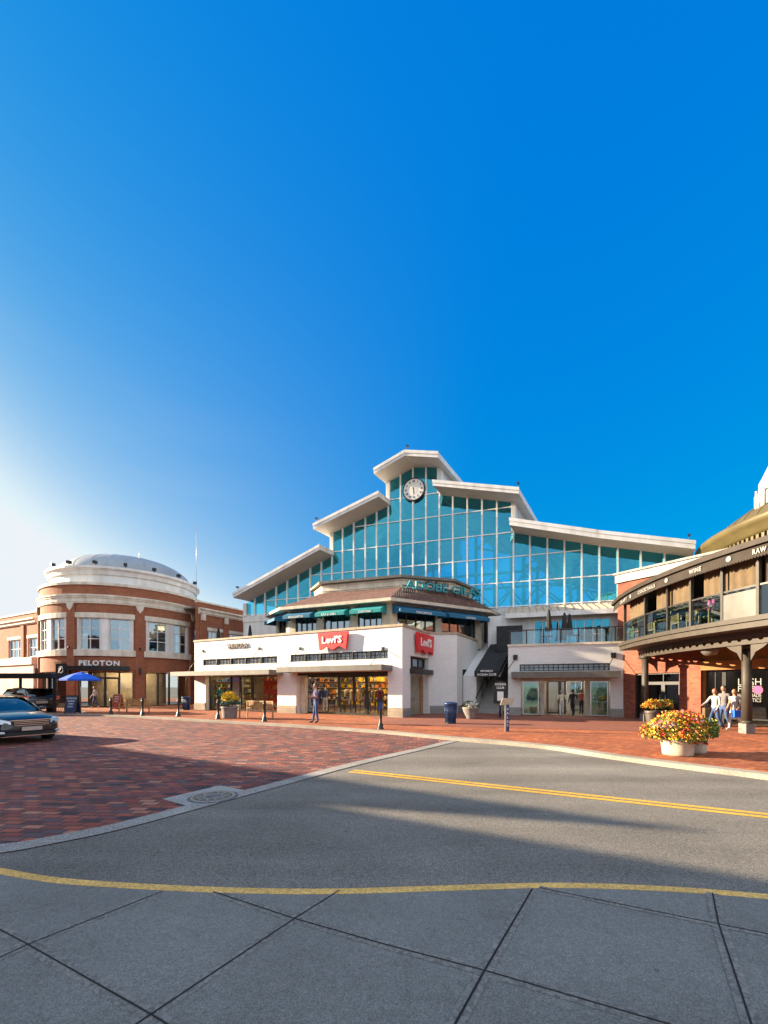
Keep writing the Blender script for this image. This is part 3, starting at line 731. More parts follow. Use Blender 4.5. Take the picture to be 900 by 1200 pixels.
m = MB(); m.prism(inset(CUP, -.3), 9.05, 9.22); m.build('lantern_roof', M['bronze'], rc)
m = MB()
for i in range(7):
    j = (i+1) % 7; f = SF(CUP[i], (CUP[j][0]-CUP[i][0], CUP[j][1]-CUP[i][1])); l = math.hypot(CUP[j][0]-CUP[i][0], CUP[j][1]-CUP[i][1])
    for z in (8.55, 8.9): 
        k = MB(f); k.box(.05, l-.05, .0, .06, z, z+.08); m.v, m.f = m.v, m.f
        off = len(m.v); m.v += k.v; m.f += [tuple(q+off for q in ff) for ff in k.f]; m.uv += k.uv; m.mi += k.mi; m.sm += k.sm
m.build('moulding', M['limestone'], rc)
FB = []
for i in range(4):
    p, q_ = WL[i], WL[i+1]; f = SF(p, (q_[0]-p[0], q_[1]-p[1])); l = math.hypot(q_[0]-p[0], q_[1]-p[1]); FB.append((f, l))
    n = {0:1, 1:3, 2:2, 3:2}[i]; pw = .55
    ops = []
    for k in range(n):
        a = l*k/n + pw/2 if k else pw; b = l*(k+1)/n - pw/2 if k < n-1 else l-pw
        ops.append((a, b, 5.0, 6.95))
        window(f, store, a, b, 5.0, 6.95, -.12, 4 if i in (1,2) else 2, 1, 'dark', 'upglass', t=.07, mt=.07, rowz=[5.55], name='window')
    MB(f).wall(0, l, -.3, 0, 4.5, 7.1, ops).build('upper_wall', M['cream'], store)
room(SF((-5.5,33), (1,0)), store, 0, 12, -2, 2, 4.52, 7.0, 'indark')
for i in (4, 5, 6):
    p, q_ = WL[i], WL[(i+1) % 7]; f = SF(p, (q_[0]-p[0], q_[1]-p[1])); l = math.hypot(q_[0]-p[0], q_[1]-p[1])
    MB(f).wall(0, l, -.3, 0, 4.5, 7.1, []).build('upper_wall', M['cream'], store)
def awning(f, a, b, par, mt, txt=None, zt=6.98, drop=.42, out=1.0, size=.2):
    m = MB(f)
    zl = zt-drop
    m.face([(a,.05,zt),(b,.05,zt),(b,out,zl),(a,out,zl)]); m.face([(a,out,zl),(b,out,zl),(b,out,zl-.22),(a,out,zl-.22)])
    m.face([(a,.05,zt),(a,out,zl),(a,out,zl-.22),(a,.05,zl-.22)]); m.face([(b,.05,zt),(b,out,zl),(b,out,zl-.22),(b,.05,zl-.22)])
    m.face([(a,.04,zt-.03),(b,.04,zt-.03),(b,out-.02,zl-.03),(a,out-.02,zl-.03)])
    o = m.build('awning', M[mt], par)
    if txt: MB(f).text(txt, (a+b)/2, zl-.19, size, out+.01, .01, 'CENTER').build('lettering', M['letter'], o)
f, l = FB[0]; awning(f, .3, l-.1, store, 'awningb', None)
f, l = FB[1]
for k, t in enumerate(('MARGARITAS', 'BAR & GRILL', 'CANTINA')): awning(f, l*k/3+.2, l*(k+1)/3-.2, store, 'awningb' if k == 0 else 'awning', t)
f, l = FB[2]
for k, t in enumerate(('MARGARITAS', 'CANTINA')): awning(f, l*k/2+.15, l*(k+1)/2-.15, store, 'awningb', t)
# rooftop letters sign
pA = at(473, 26.3); pB = at(563, 29.0)
fS = SF(pA, (pB[0]-pA[0], pB[1]-pA[1])); lS = math.hypot(pB[0]-pA[0], pB[1]-pA[1])
sg = thing('rooftop_sign', (pA[0], pA[1], 7.9), 'teal block letters standing along the tiled roof of the upper restaurant', 'sign')
ltr = MB(fS).text('ADOBE GILAS', .15, 8.12, .72, 0, .14, bold=.012, sx=lS/6.0, spacing=1.0)
mx_ = max(v[0] for v in ltr.v); 
lo = min(fS.d[0]*(v[0]-pA[0])+fS.d[1]*(v[1]-pA[1]) for v in ltr.v); hi = max(fS.d[0]*(v[0]-pA[0])+fS.d[1]*(v[1]-pA[1]) for v in ltr.v)
ltr = MB(fS).text('ADOBE GILAS', .15, 8.12, .72, 0, .14, bold=.012, sx=lS/6.0*lS/hi)
ltr.build('lettering', M['signteal'], sg)
m = MB(fS); m.box(0, lS, -.12, -.06, 7.86, 7.92); m.box(0, lS, -.12, -.06, 8.3, 8.34)
for i in range(7): m.tube((lS*i/6, -.1, 7.6-.1*i/6), (lS*i/6, -.1, 8.35), .025, n=5)
m.build('support_frame', M['dark'], sg)
m = MB(fS)
for i in range(60):
    u = 1.6+1.9*random.random(); m.tube((u, -.05, 8.5+.1*random.random()), (u+random.uniform(-.15,.15), -.05+random.uniform(-.1,.1), 8.72+.25*random.random()), .03, .01, n=4)
m.build('ornament', M['dark'], sg)

# ---- wall signs of the corner store
def banner(fr, uc, zc_, wd, ht, par, wave=True, w=.12):
    m = MB(fr); n = 16
    top = [(uc-wd/2+wd*i/n, zc_+ht/2) for i in range(n+1)]
    bot = []
    for i in range(n+1):
        t = i/n; inx = .06*wd
        zb = zc_-ht/2 + .10*ht*math.cos(t*4*math.pi)*-1
        bot.append((uc-wd/2+inx+(wd-2*inx)*t, zb))
    for i in range(n):
        for ww in (w, w+.16):
            m.face([(top[i][0],ww,top[i][1]),(top[i+1][0],ww,top[i+1][1]),(bot[i+1][0],ww,bot[i+1][1]),(bot[i][0],ww,bot[i][1])])
        m.face([(bot[i][0],w,bot[i][1]),(bot[i+1][0],w,bot[i+1][1]),(bot[i+1][0],w+.16,bot[i+1][1]),(bot[i][0],w+.16,bot[i][1])])
        m.face([(top[i][0],w,top[i][1]),(top[i+1][0],w,top[i+1][1]),(top[i+1][0],w+.16,top[i+1][1]),(top[i][0],w+.16,top[i][1])])
    for k in (0, n): m.face([(top[k][0],w,top[k][1]),(top[k][0],w+.16,top[k][1]),(bot[k][0],w+.16,bot[k][1]),(bot[k][0],w,bot[k][1])])
    m.build('sign_face', M['red'], par)
    MB(fr).text("LevI'S", uc-.02*wd, zc_-ht*.18, ht*.62, w+.165, .03, 'CENTER', bold=.015, sx=wd/ht*.47).build('lettering', M['letter'], par)
def wsign(name, fr, u, z, label): 
    p = fr(u, 0, z); return thing(name, p, label, 'sign')
u1, u2 = uL(375.5), uL(410.5); t = wsign('wall_sign', fL, u1, 3.9, 'larger red banner sign with white lettering on the sunlit white wall')
banner(fL, (u1+u2)/2, (fL.z(393,743)+fL.z(393,758.5))/2, u2-u1, .9, t)
u1, u2 = uR(484.5), uR(504)-.02; t = wsign('wall_sign', fR, u1, 4.1, 'smaller red banner sign with white lettering on the shaded side wall above a door')
banner(fR, (u1+u2)/2, fR.z(494, 754), (u2-u1), 1.05, t)
u1, u2 = uL(265), uL(293); t = wsign('wall_sign', fL, u1, 3.5, 'small bronze lettered sign on the white wall above the left shop canopy')
mm = MB(fL).text('SHINOLA', (u1+u2)/2, fL.z(279, 759.5), .47, .03, .06, 'CENTER', bold=.004, sx=1.0, spacing=1.0); mm.build('lettering', M['letterb'], t)

# ================================================================== staircase between the buildings
st = thing('staircase', (5.6, 25.9, WK), 'outdoor stone stairs climbing between the white buildings under a black fabric awning', 'staircase')
fS1 = SF((c3[0]+dR[0]*.9, c3[1]+dR[1]*.9), (.882,-.4706))   # u across, w negative = up the stairs
wd = 2.62
m = MB(fS1)
for i in range(22): m.box(.9, wd, -.33*(i+1)-.33, -.33*i, WK, WK+.185*(i+1)-.0)
m.build('steps', M['basestone'], st)
m = MB(fS1)
for s_ in (.97,):
    m.tube((s_, .1, 1.05), (s_, -7.3, 5.1), .03, n=6)
    for k in range(6): m.tube((s_, -.1-1.3*k, WK+.73*k), (s_, -.1-1.3*k, 1.15+.72*k), .018, n=5)
m.build('handrail', M['black'], st)
m = MB(fS1); V = [(-.3,WK),(-9,WK),(-9,6.2),(-6.2,5.5),(-.3,2.45)]
for u_ in (.02, .89): m.face([(u_, w_, z_) for w_, z_ in V])
for k_ in range(5):
    p_, q_ = V[k_], V[(k_+1) % 5]; m.face([(.02,p_[0],p_[1]),(.89,p_[0],p_[1]),(.89,q_[0],q_[1]),(.02,q_[0],q_[1])])
m.build('cheek_wall', M['wbrick'], st)
m = MB(fS1)
za = [2.62, 2.75]
def slope(w_): return 2.75 + (-w_)*.5
prof = [(.45, slope(-.0)-.12), (-6.6, slope(-6.6))]
for ua, ub in ((.98, wd-.1),):
    m.face([(ua,.5,2.72),(ub,.5,2.72),(ub,-6.4,6.1),(ua,-6.4,6.1)], [(0,0),(2,0),(2,7),(0,7)])
    m.face([(ua,.5,2.72),(ub,.5,2.72),(ub,.5,2.36),(ua,.5,2.36)])
    m.face([(ua,.5,2.36),(ua,.5,2.72),(ua,-6.4,6.1),(ua,-6.4,5.7)]); m.face([(ub,.5,2.36),(ub,.5,2.72),(ub,-6.4,6.1),(ub,-6.4,5.2)])
    m.face([(ua,-6.4,6.1),(ub+.6,-6.4,6.1),(ub+.6,-8.5,6.15),(ua,-8.5,6.15)]); m.face([(ua,-6.4,6.1),(ub+.6,-6.4,6.1),(ub+.6,-6.4,5.3),(ua,-6.4,5.3)])
    m.face([(ub+.6,-6.4,6.1),(ub+.6,-8.5,6.15),(ub+.6,-8.5,4.3),(ub+.6,-6.4,4.3)])
aw = m.build('awning', M['awnblack'], st)
MB(fS1).text("MITCHELL'S", (ua+ub)/2, 2.67, .15, .53, .01, 'CENTER', bold=.004, sx=.95).build('lettering', M['letter'], aw)
MB(fS1).text('OCEAN CLUB', (ua+ub)/2, 2.44, .19, .53, .01, 'CENTER', bold=.004, sx=.92, spacing=1.1).build('lettering', M['letter'], aw)
m = MB(fS1); m.tube((ub-.02,.5,2.38),(ub-.02,-6.4,5.9),.03,n=6); m.tube((ua+.02,.5,2.38),(ua+.02,-6.4,5.9),.03,n=6); m.build('awning_frame', M['letter'], aw)
MB(fS1).box(-1, wd+3, -12, -11.7, WK, 7.2).build('back_wall', M['wbrick'], st)

# ================================================================== entry building
dE = (.952, -.307); fE = SF((0, 26.46), dE); uE = fE.u
eO = fE(uE(596), 0, 0)
ent = thing('entrance_building', (eO[0], eO[1], WK), 'shaded low white building with a wide mall entrance and a glass railed roof terrace', 'building')
a, b = uE(595.5), uE(745)
oa, ob = uE(610.5), uE(715.5)
zh = 2.26
la, lb2 = uE(609), uE(714.5)
MB(fE).wall(a, b, -.4, 0, WK, 4.12, [(oa, ob, WK, zh), (la, lb2, 2.66, 3.06)]).build('front_wall', M['wbrick'], ent)
MB(fE).box(a-.04, b, -.46, .06, 4.12, 4.24).build('coping', M['limestone'], ent)
base(fE, a-.03, oa, ent, .46); base(fE, ob, b, ent, .46)
window(fE, ent, la, lb2, 2.66, 3.06, -.05, 18, 2, 'black', 'clerpane', t=.05, mt=.03, name='clerestory_window')
canopy(fE, uE(600), uE(722), 2.3, .95, ent, .3, 'bronze')
for px in (604, 718.5):
    u = uE(px)
    m = MB(fE); m.box(u-.12, u+.12, .0, .12, 3.35, 3.62); m.tube((u, .1, 3.4), (u-.5, .9, 2.6), .02, n=6); m.build('tie_rod', M['black'], ent)
MB(fE).box(oa, ob, -.38, .0-.02, zh-.18, zh-.002).build('head_beam', M['cream'], ent)
# entrance recess
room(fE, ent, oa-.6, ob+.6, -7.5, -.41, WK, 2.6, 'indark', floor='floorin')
window(fE, ent, oa+.1, uE(631.5), WK+.05, zh-.2, -.1, 1, 1, 'steel', 'glassg', t=.05, name='side_window', label='green tinted glass screen at the left of the entrance')
window(fE, ent, uE(692), ob-.1, WK+.05, zh-.2, -.1, 1, 1, 'steel', 'glassg', t=.05, name='side_window', label='green tinted glass screen at the right of the entrance')
for px in (636, 690): MB(fE).box(uE(px)-.12, uE(px)+.12, -.9, -.5, WK, zh).build('pier', M['cream'], ent)
door(fE, ent, uE(641,-2), uE(656,-2), WK+.02, 2.15, -2.0, 'dark', 'glass'); door(fE, ent, uE(656,-2), uE(663,-2), WK+.02, 2.15, -2.0, 'dark', 'glass')
window(fE, ent, uE(632,-2), uE(641,-2), WK+.02, 2.15, -2.0, 1, 1, 'wood', 'glass', name='side_window')
m = MB(fE); m.box(uE(664,-5), uE(668,-5), -5.2, -5, WK, 2.4); m.build('inner_post', M['white'], ent)
window(fE, ent, uE(668,-5), uE(690,-5), WK+.3, 2.2, -5.5, 3, 2, 'white', 'upglass', name='inner_window')
downlights(fE, ent, [(uE(p), w_) for p in (625,645,665,685,705) for w_ in (-.9,-3,-5)], 2.58, 'lampw')
# terrace
MB(fE).box(a, b+1, -5.3, -.41, 3.95, 4.1).build('terrace_floor', M['ribbon'], ent)
TW = -4.7
fT = SF(fE(0, TW, 0)[:2], dE); uT = fT.u
wa, wb = uT(626), uT(716)
MB(fT).wall(uT(572), uT(760), -.3, 0, 4.1, 6.75, [(wa, wb, 4.15, 6.28)]).build('terrace_wall', M['white'], ent)
window(fT, ent, wa, wb, 4.15, 6.28, -.1, 9, 1, 'mull', 'teal', t=.06, mt=.05, name='terrace_window')
MB(fT).box(uT(583), uT(612), 0.01, 1.6, 4.1, zat(737, fT(uT(600),0,0)[1])).build('stair_hood', M['awnblack'], ent)
# glass railing
gr_ = MB(fE); po = MB(fE)
n = 7
for i in range(n):
    p = a+.1+(b-a-.1)*i/n; q_ = a+.1+(b-a-.1)*(i+1)/n
    g = MB(fE); g.box(p+.05, q_-.05, -.25, -.235, 4.2, 5.0); g.build('railing_panel', M['glassr'], ent)
for i in range(n+1):
    p = a+.1+(b-a-.1)*i/n; MB(fE).box(p-.03, p+.03, -.28, -.22, 4.1, 5.05).build('railing_post', M['dark'], ent)
MB(fE).box(a, b, -.29, -.21, 5.05, 5.1).build('top_rail', M['dark'], ent)
# lean-to roof from the terrace eave to the glass hall
m = MB(fE); ea, eb = uE(590), uE(745)+1
zE1, zE2 = 6.72, 7.72
m.face([(ea,-4.0,zE1),(eb,-4.0,zE1),(eb,-7.2,zE2),(ea,-7.2,zE2)], [(ea,0),(eb,0),(eb,3),(ea,3)])
m.face([(ea,-4.0,zE1-.12),(eb,-4.0,zE1-.12),(eb,-7.2,zE2-.12),(ea,-7.2,zE2-.12)])
lr = m.build('lean_to_roof', M['cream'], ent)
m = MB(fE); m.box(ea, eb, -4.1, -3.85, zE1-.3, zE1+.02); m.build('gutter', M['white'], lr)
m = MB(fE)
k = int((eb-ea)/.45)
for i in range(k):
    u = ea+(eb-ea)*(i+.5)/k
    m.face([(u-.02,-4.0,zE1+.05),(u+.02,-4.0,zE1+.05),(u+.02,-7.2,zE2+.05),(u-.02,-7.2,zE2+.05)]); m.face([(u-.02,-4.0,zE1),(u-.02,-4.0,zE1+.05),(u-.02,-7.2,zE2+.05),(u-.02,-7.2,zE2)]); m.face([(u+.02,-4.0,zE1),(u+.02,-4.0,zE1+.05),(u+.02,-7.2,zE2+.05),(u+.02,-7.2,zE2)])
m.build('roof_seam', M['coping'], lr)
# ================================================================== glass hall
fG = SF((0, 33.8), dE, back=(.521, .853)); uG = fG.u
hall = thing('glass_hall', (2.4, 33, WK), 'tall stepped glass hall with white overhanging roof tiers and teal tinted panes', 'building')
OV = 1.8
def rp_(px, py):                                    # point of a front roof edge -> (u, z)
    u = fG.u(px, OV); Y = fG(u, OV, 0)[1]; return (u, zat(py, Y))
BK = -16
roofs = [  # top edge points, thickness
    [(273,695),(320,668.5),(374.5,638)], [(367,614),(443.5,575.5)], [(438,549),(474,527.5),(513.5,529.5)], [(507,562.5),(608,571.5)], [(597,607),(700,621.5),(815,634)]]
RP = []
for k, pts in enumerate(roofs):
    P = [rp_(*p) for p in pts]; th = .42 if k < 4 else .5
    RP.append((P, th))
    m = MB(fG)
    for (ua, za_), (ub_, zb_) in zip(P, P[1:]):
        m.face([(ua,OV,za_),(ub_,OV,zb_),(ub_,OV,zb_-th),(ua,OV,za_-th)])
        m.face([(ua,OV,za_),(ub_,OV,zb_),(ub_,BK,zb_),(ua,BK,za_)])
        m.face([(ua,OV,za_-th),(ub_,OV,zb_-th),(ub_,BK,zb_-th),(ua,BK,za_-th)], mi=1)
        m.face([(ua,BK,za_),(ub_,BK,zb_),(ub_,BK,zb_-th),(ua,BK,za_-th)])
    for (ue, ze) in (P[0], P[-1]):
        m.face([(ue,OV,ze),(ue,BK,ze),(ue,BK,ze-th),(ue,OV,ze-th)])
    ro = m.build('roof', [M['white'], M['soffit']], hall)
    m = MB(fG)
    for (ua, za_), (ub_, zb_) in zip(P, P[1:]):
        m.face([(ua-.02,OV+.05,za_+.03),(ub_+.02,OV+.05,zb_+.03),(ub_+.02,OV+.05,zb_-.2),(ua-.02,OV+.05,za_-.2)])
        m.face([(ua-.02,OV+.05,za_+.03),(ub_+.02,OV+.05,zb_+.03),(ub_+.02,OV-.1,zb_+.03),(ua-.02,OV-.1,za_+.03)])
        m.face([(ua-.02,OV+.05,za_-.2),(ub_+.02,OV+.05,zb_-.2),(ub_+.02,OV+.001,zb_-.2),(ua-.02,OV+.001,za_-.2)])
    m.build('fascia', M['white'], ro)
def rz(u):
    best = None
    for (P, th) in RP:
        for (ua, za_), (ub_, zb_) in zip(P, P[1:]):
            if ua <= u <= ub_:
                z = za_+(zb_-za_)*(u-ua)/(ub_-ua)-th
                best = z if best is None else max(best, z)
    return best
cols_px = [288,299,311,324,337,350,364,377,389.5,402,415,428.5,441.8,455.4,469.8,484.3,499.6,515.2,531,547.9,565.2,582.5,602,621.2,641.6,661.6,681.8,702.5,724,751,778.6,806]
US = [uG(p) for p in cols_px]
steps = {389.5, 455.4, 515.2, 602}
rows = [9.6, 11.5, 13.35, 15.25, 17.1]
# local top of the glass for a panel: use the roof whose tier covers it
def tier(i):
    pa = (cols_px[i]+cols_px[i+1])/2
    return 0 if pa < 389.5 else 1 if pa < 455.4 else 2 if pa < 515.2 else 3 if pa < 602 else 4
def tz(k, u):
    P, th = RP[k]
    (ua, za_), (ub_, zb_) = P[0], P[1]
    for q1, q2 in zip(P, P[1:]):
        if q1[0] <= u: (ua, za_), (ub_, zb_) = q1, q2
    return za_+(zb_-za_)*(u-ua)/(ub_-ua)-th
zb0 = 7.75
def zbot(u): return 8.35 if u < uG(389.5) else zb0
BARS = {}
for i in range(len(US)-1):
    k = tier(i); ua, ub_ = US[i], US[i+1]; ta, tb = tz(k, ua), tz(k, ub_); z0 = zbot((ua+ub_)/2)
    g = MB(fG)
    lv = [z0] + [r for r in rows if z0+.3 < r < min(ta, tb)-.3]
    for j, z in enumerate(lv):
        q1, q2, q3 = [random.uniform(-.012, .012) for _ in range(3)]
        if j < len(lv)-1: g.face([(ua,q1,z),(ub_,q2,z),(ub_,q3,lv[j+1]),(ua,q1-q2+q3,lv[j+1])])
        else: g.face([(ua,0,z),(ub_,0,z),(ub_,q3,tb),(ua,q3,ta)])
    g.build('window_pane', M['teal'], hall, weld=False)
    for z in [z0+.04]+lv[1:]: BARS.setdefault(round(z,3), []).append((ua, ub_))
for z, sp2 in BARS.items():
    MB(fG).box(min(s_[0] for s_ in sp2), max(s_[1] for s_ in sp2), -.03, .06, z-.035, z+.035).build('crossbar', M['mull'], hall)
for i, u in enumerate(US):
    tops = []
    if i < len(US)-1: tops.append(tz(tier(i), u))
    if i > 0: tops.append(tz(tier(i-1), u))
    post = cols_px[i] in steps or i in (0, len(US)-1)
    ends = i in (0, len(US)-1)
    if not ends: MB(fG).box(u-.055, u+.055, -.12, .1, zbot(u-.1)-.1, max(tops)).build('mullion', M['mull'], hall)
    if post: MB(fG).box(u-.16, u+.16, -.4, .14, zbot(u-.1)-.1 if ends else min(tops)+.1, max(tops)).build('post', M['white'], hall)
# base wall, side walls of the tiers, back
MB(fG).wall(uG(285), US[-1]+.3, -.5, -.02, WK, 7.72, []).build('base_wall', M['white'], hall)
MB(fG).box(uG(285), uG(389.5), -.45, .03, 7.725, 8.3).build('sill_wall', M['white'], hall)
def side(u, z0, z1, nm='tier_wall'):
    m = MB(fG); m.box(u-.1, u+.1, BK+.3, -.45, z0, z1); o = m.build(nm, M['white'], hall)
    l = MB(fG)
    z = z0+.25
    while z < z1-.1: l.box(u-.13, u+.13, BK+1, -.8, z, z+.06); z += .25
    l.build('louvre', M['soffit'], o)
side(US[13], tz(1, US[13]), tz(2, US[13])); side(US[17], tz(3, US[17]), tz(2, US[17]))
side(US[8], tz(0, US[8]), tz(1, US[8])); side(US[22], tz(4, US[22]), tz(3, US[22]))
side(US[-1]+.1, 7.7, tz(4, US[-1])-.05)
# transparent far side so the sky light comes through, plus trusses
g = MB(fG)
for i in range(len(US)-1):
    k = tier(i); ua, ub_ = US[i], US[i+1]
    g.face([(ua,BK+.4,7),(ub_,BK+.4,7),(ub_,BK+.4,tz(k,ub_)),(ua,BK+.4,tz(k,ua))])
M['backglass'] = glassmat('far_glass', (.85,.95,.98), (.8,.95,1), .1)
g.build('rear_glazing', M['backglass'], hall, weld=False)
g = MB(fG); g.face([(US[0],-.55,7.6),(US[-1],-.55,7.6),(US[-1],BK+.5,7.6),(US[0],BK+.5,7.6)]); g.build('upper_floor', M['white'], hall)
for wd_ in (-3.2, -8.5):
    m = MB(fG)
    uu = [US[1], US[4], US[8], US[11], US[13], US[17], US[20], US[22], US[25], US[27], US[30]]
    for a_, b_ in zip(uu, uu[1:]):
        k = 0 if a_ < US[8] else 1 if a_ < US[13] else 2 if a_ < US[17] else 3 if a_ < US[22] else 4
        ta, tb = tz(k, a_)-.3, tz(k, b_)-.3
        m.tube((a_,wd_,ta), (b_,wd_,tb), .14, n=6); m.tube((a_,wd_,ta-1.4), (b_,wd_,tb-1.4), .1, n=6)
        m.tube((a_,wd_,ta-1.4), ((a_+b_)/2,wd_,(ta+tb)/2), .08, n=6); m.tube((b_,wd_,tb-1.4), ((a_+b_)/2,wd_,(ta+tb)/2), .08, n=6)
        m.tube((a_,wd_,7.6), (a_,wd_,ta), .15, n=8)
        m.tube((a_,wd_,11.2), (b_,wd_,11.2), .1, n=6)
        m.tube((a_,wd_,8.0), (b_,wd_,11.0), .07, n=6); m.tube((b_,wd_,8.0), (a_,wd_,11.0), .07, n=6)
    m.build('truss', M['white'], hall)
# roof spot fittings on the edges
for px, py in ((475,526),(606,570),(808,632),(368,611),(275,692)):
    u, z = rp_(px, py); m = MB(fG); m.tube((u,OV-.3,z), (u,OV-.3,z+.32), .02, n=5); m.box(u-.09, u+.09, OV-.4, OV-.2, z+.3, z+.42); m.build('beacon', M['navy'], hall)
# clock
cu_, Yc = uG(484.3, .3), fG(uG(484.3,.3), .3, 0)[1]; cz = zat(573, Yc)
ck = thing('clock', fG(cu_, .1, cz), 'large round white clock with black rim and roman numerals on the glass gable', 'clock')
def disc(fr, c, r, w0, w1, n=40, r_in=0):
    m = MB(fr)
    for i in range(n):
        a0, a1 = 2*math.pi*i/n, 2*math.pi*(i+1)/n
        A = lambda a, rr, ww: (c[0]+rr*math.cos(a), ww, c[1]+rr*math.sin(a))
        if r_in:
            m.face([A(a0,r_in,w1),A(a0,r,w1),A(a1,r,w1),A(a1,r_in,w1)]); m.face([A(a0,r_in,w1),A(a1,r_in,w1),A(a1,r_in,w0),A(a0,r_in,w0)])
        else: m.face([(c[0],w1,c[1]),A(a0,r,w1),A(a1,r,w1)])
        m.face([A(a0,r,w1),A(a1,r,w1),A(a1,r,w0),A(a0,r,w0)])
    return m
CR = .92
disc(fG, (cu_, cz), CR*.95, .1, .22).build('clock_face', M['letter'], ck)
disc(fG, (cu_, cz), CR, .1, .27, r_in=CR*.92).build('rim', M['black'], ck)
nm_ = ['XII','I','II','III','IV','V','VI','VII','VIII','IX','X','XI']
m = MB(fG)
for i, s_ in enumerate(nm_):
    a = math.pi/2 - i*math.pi/6; k = MB(fG).text(s_, 0, 0, .22, .225, .01, 'CENTER', bold=.004, sx=.7)
    for v in range(len(k.v)): pass
    k2 = MB(fG).text(s_, cu_+.7*CR*math.cos(a), cz+.7*CR*math.sin(a)-.075, .23, .225, .01, 'CENTER', bold=.006, sx=.7)
    off = len(m.v); m.v += k2.v; m.f += [tuple(q_+off for q_ in ff) for ff in k2.f]; m.uv += k2.uv; m.mi += k2.mi; m.sm += k2.sm
m.build('numerals', M['black'], ck)
for an, ln, th in ((R(-90), .7, .035), (R(-78), .48, .05)):
    k = MB(fG); dx, dz = math.cos(an), math.sin(an)
    k.face([(cu_-dz*th-.15*dx, .24, cz+dx*th-.15*dz), (cu_+dz*th-.15*dx, .24, cz-dx*th-.15*dz), (cu_+dx*ln, .24, cz+dz*ln)])
    k.face([(cu_-dz*th-.15*dx, .255, cz+dx*th-.15*dz), (cu_+dz*th-.15*dx, .255, cz-dx*th-.15*dz), (cu_+dx*ln, .255, cz+dz*ln)])
    k.build('hand', M['black'], ck)

# ================================================================== parapet block right of the hall
pb = at(724, 25.6); pe = at(812, 22.3)
fP = SF(pb, (pe[0]-pb[0], pe[1]-pb[1])); lP = math.hypot(pe[0]-pb[0], pe[1]-pb[1])
par_ = thing('parapet_building', (pb[0], pb[1], WK), 'brick building end with a white parapet between the glass hall and the dining balcony', 'building')
z1 = zat(672, pb[1]); 
MB(fP).box(0, .9, -4, 0, WK, z1-.62).build('wall', M['brick2'], par_)
MB(fP).box(.9, lP+3, -4, -.002, 6.5, z1-.62).build('wall', M['brick2'], par_)
m = MB(fP); m.box(-.12, lP+3.1, -4.1, .12, z1-.62, z1-.12); m.build('parapet', mat('parapet_paint', (.38,.37,.36), .6, dirt=.4), par_)
m = MB(fP); m.box(-.2, lP+3.1, -4.2, .2, z1-.12, z1); m.build('coping', mat('parapet_cap', (.33,.31,.28), .7), par_)

# ================================================================== round corner building on the left
cR = (-24.7, 39.6); RR = 6.6; fC = AF(cR, RR)
uC = fC.u
rot = thing('rotunda_building', (cR[0], cR[1], WK), 'round red brick corner building with white cornice bands and a grey metal dome', 'building')
def z34(py): return zat(py, 34.0)
NUU = .35
HC = math.pi*RR
bays = [(uC(90), uC(156.5)), (uC(169.5), uC(222)), (uC(52), uC(78.5))]
pitch = (bays[1][0]+bays[1][1])/2 - (bays[0][0]+bays[0][1])/2
bays[2] = (bays[0][0]-pitch+.05, bays[0][1]-pitch)
bays.append((bays[1][0]+pitch*.99, bays[1][1]+pitch*.99))
bays[1] = (bays[0][0]+pitch, bays[0][1]+pitch)
ops = []
zs1, zs2 = z34(762.5), z34(726)
zg = z34(787.5)
for a_, b_ in bays: ops += [(a_, b_, zs1, zs2), (a_, b_, WK, zg)]
MB(fC).wall(-HC*.72, HC*.72, -.35, 0, WK, 10.0, ops, du=.45).build('brick_drum_wall', M['brick'], rot)
def ring(name, z0, z1_, w0, w1, mt='limestone', ua=-HC*.72, ub_=HC*.72, par=rot, fr=None):
    MB(fr or fC).box(ua, ub_, w0, w1, z0, z1_, nu=44).build(name, M[mt], par)
ring('coping', 10.0, 10.22, -.4, .1)
zc1, zc2 = z34(709.5), z34(699.5)
for k, (a_, b_, o_) in enumerate([(0,.16,.08),(.16,.6,.11),(.6,.8,.16),(.8,1,.22)]):
    ring('cornice', zc1+(zc2-zc1)*a_, zc1+(zc2-zc1)*b_, -.02, o_)
MB().lathe(cR[0], cR[1], [(RR-.3, 10.05), (0, 10.06)], 40).build('flat_roof', M['canopy'], rot)
for k, (a_, b_) in enumerate(bays):
    # lintel, sill, window pair
    MB(fC).box(a_-.1, b_+.1, -.3, .09, zs2, zs2+.42, nu=8).build('lintel', M['limestone'], rot)
    MB(fC).box(a_-.15, b_+.15, -.3, .16, zs1-.5, zs1, nu=8).build('sill', M['limestone'], rot)
    mid = (a_+b_)/2
    MB(fC).box(a_, a_+.2, -.3, -.02, zs1, zs2).build('window_pier', M['white'], rot)
    MB(fC).box(mid-.3, mid+.3, -.3, -.02, zs1, zs2, nu=2).build('window_pier', M['white'], rot)
    MB(fC).box(b_-.2, b_, -.3, -.02, zs1, zs2).build('window_pier', M['white'], rot)
    for p, q_ in ((a_+.2, mid-.3), (mid+.3, b_-.2)):
        window(fC, rot, p, q_, zs1, zs2, -.14, 2, 3, 'white', 'upglass', t=.09, mt=.06, nu=2, rowz=[zs1+.9, zs1+1.75])
    # ground floor shopfront
    n = 4 if k < 2 else 3
    dv = [a_+(b_-a_)*i/n for i in range(n+1)]
    for i in range(n):
        if k == 0 and i in (1, 2): 
            door(fC, rot, dv[i], dv[i+1], WK+.02, zg-.5, -.2, 'dark', 'glass', 1 if i == 1 else -1)
            window(fC, rot, dv[i], dv[i+1], zg-.5, zg-.02, -.2, 1, 1, 'dark', 'glass', name='transom_window')
        else: window(fC, rot, dv[i], dv[i+1], WK+.02, zg-.02, -.2, 1, 1, 'dark', 'glass', t=.07, name='shop_window')
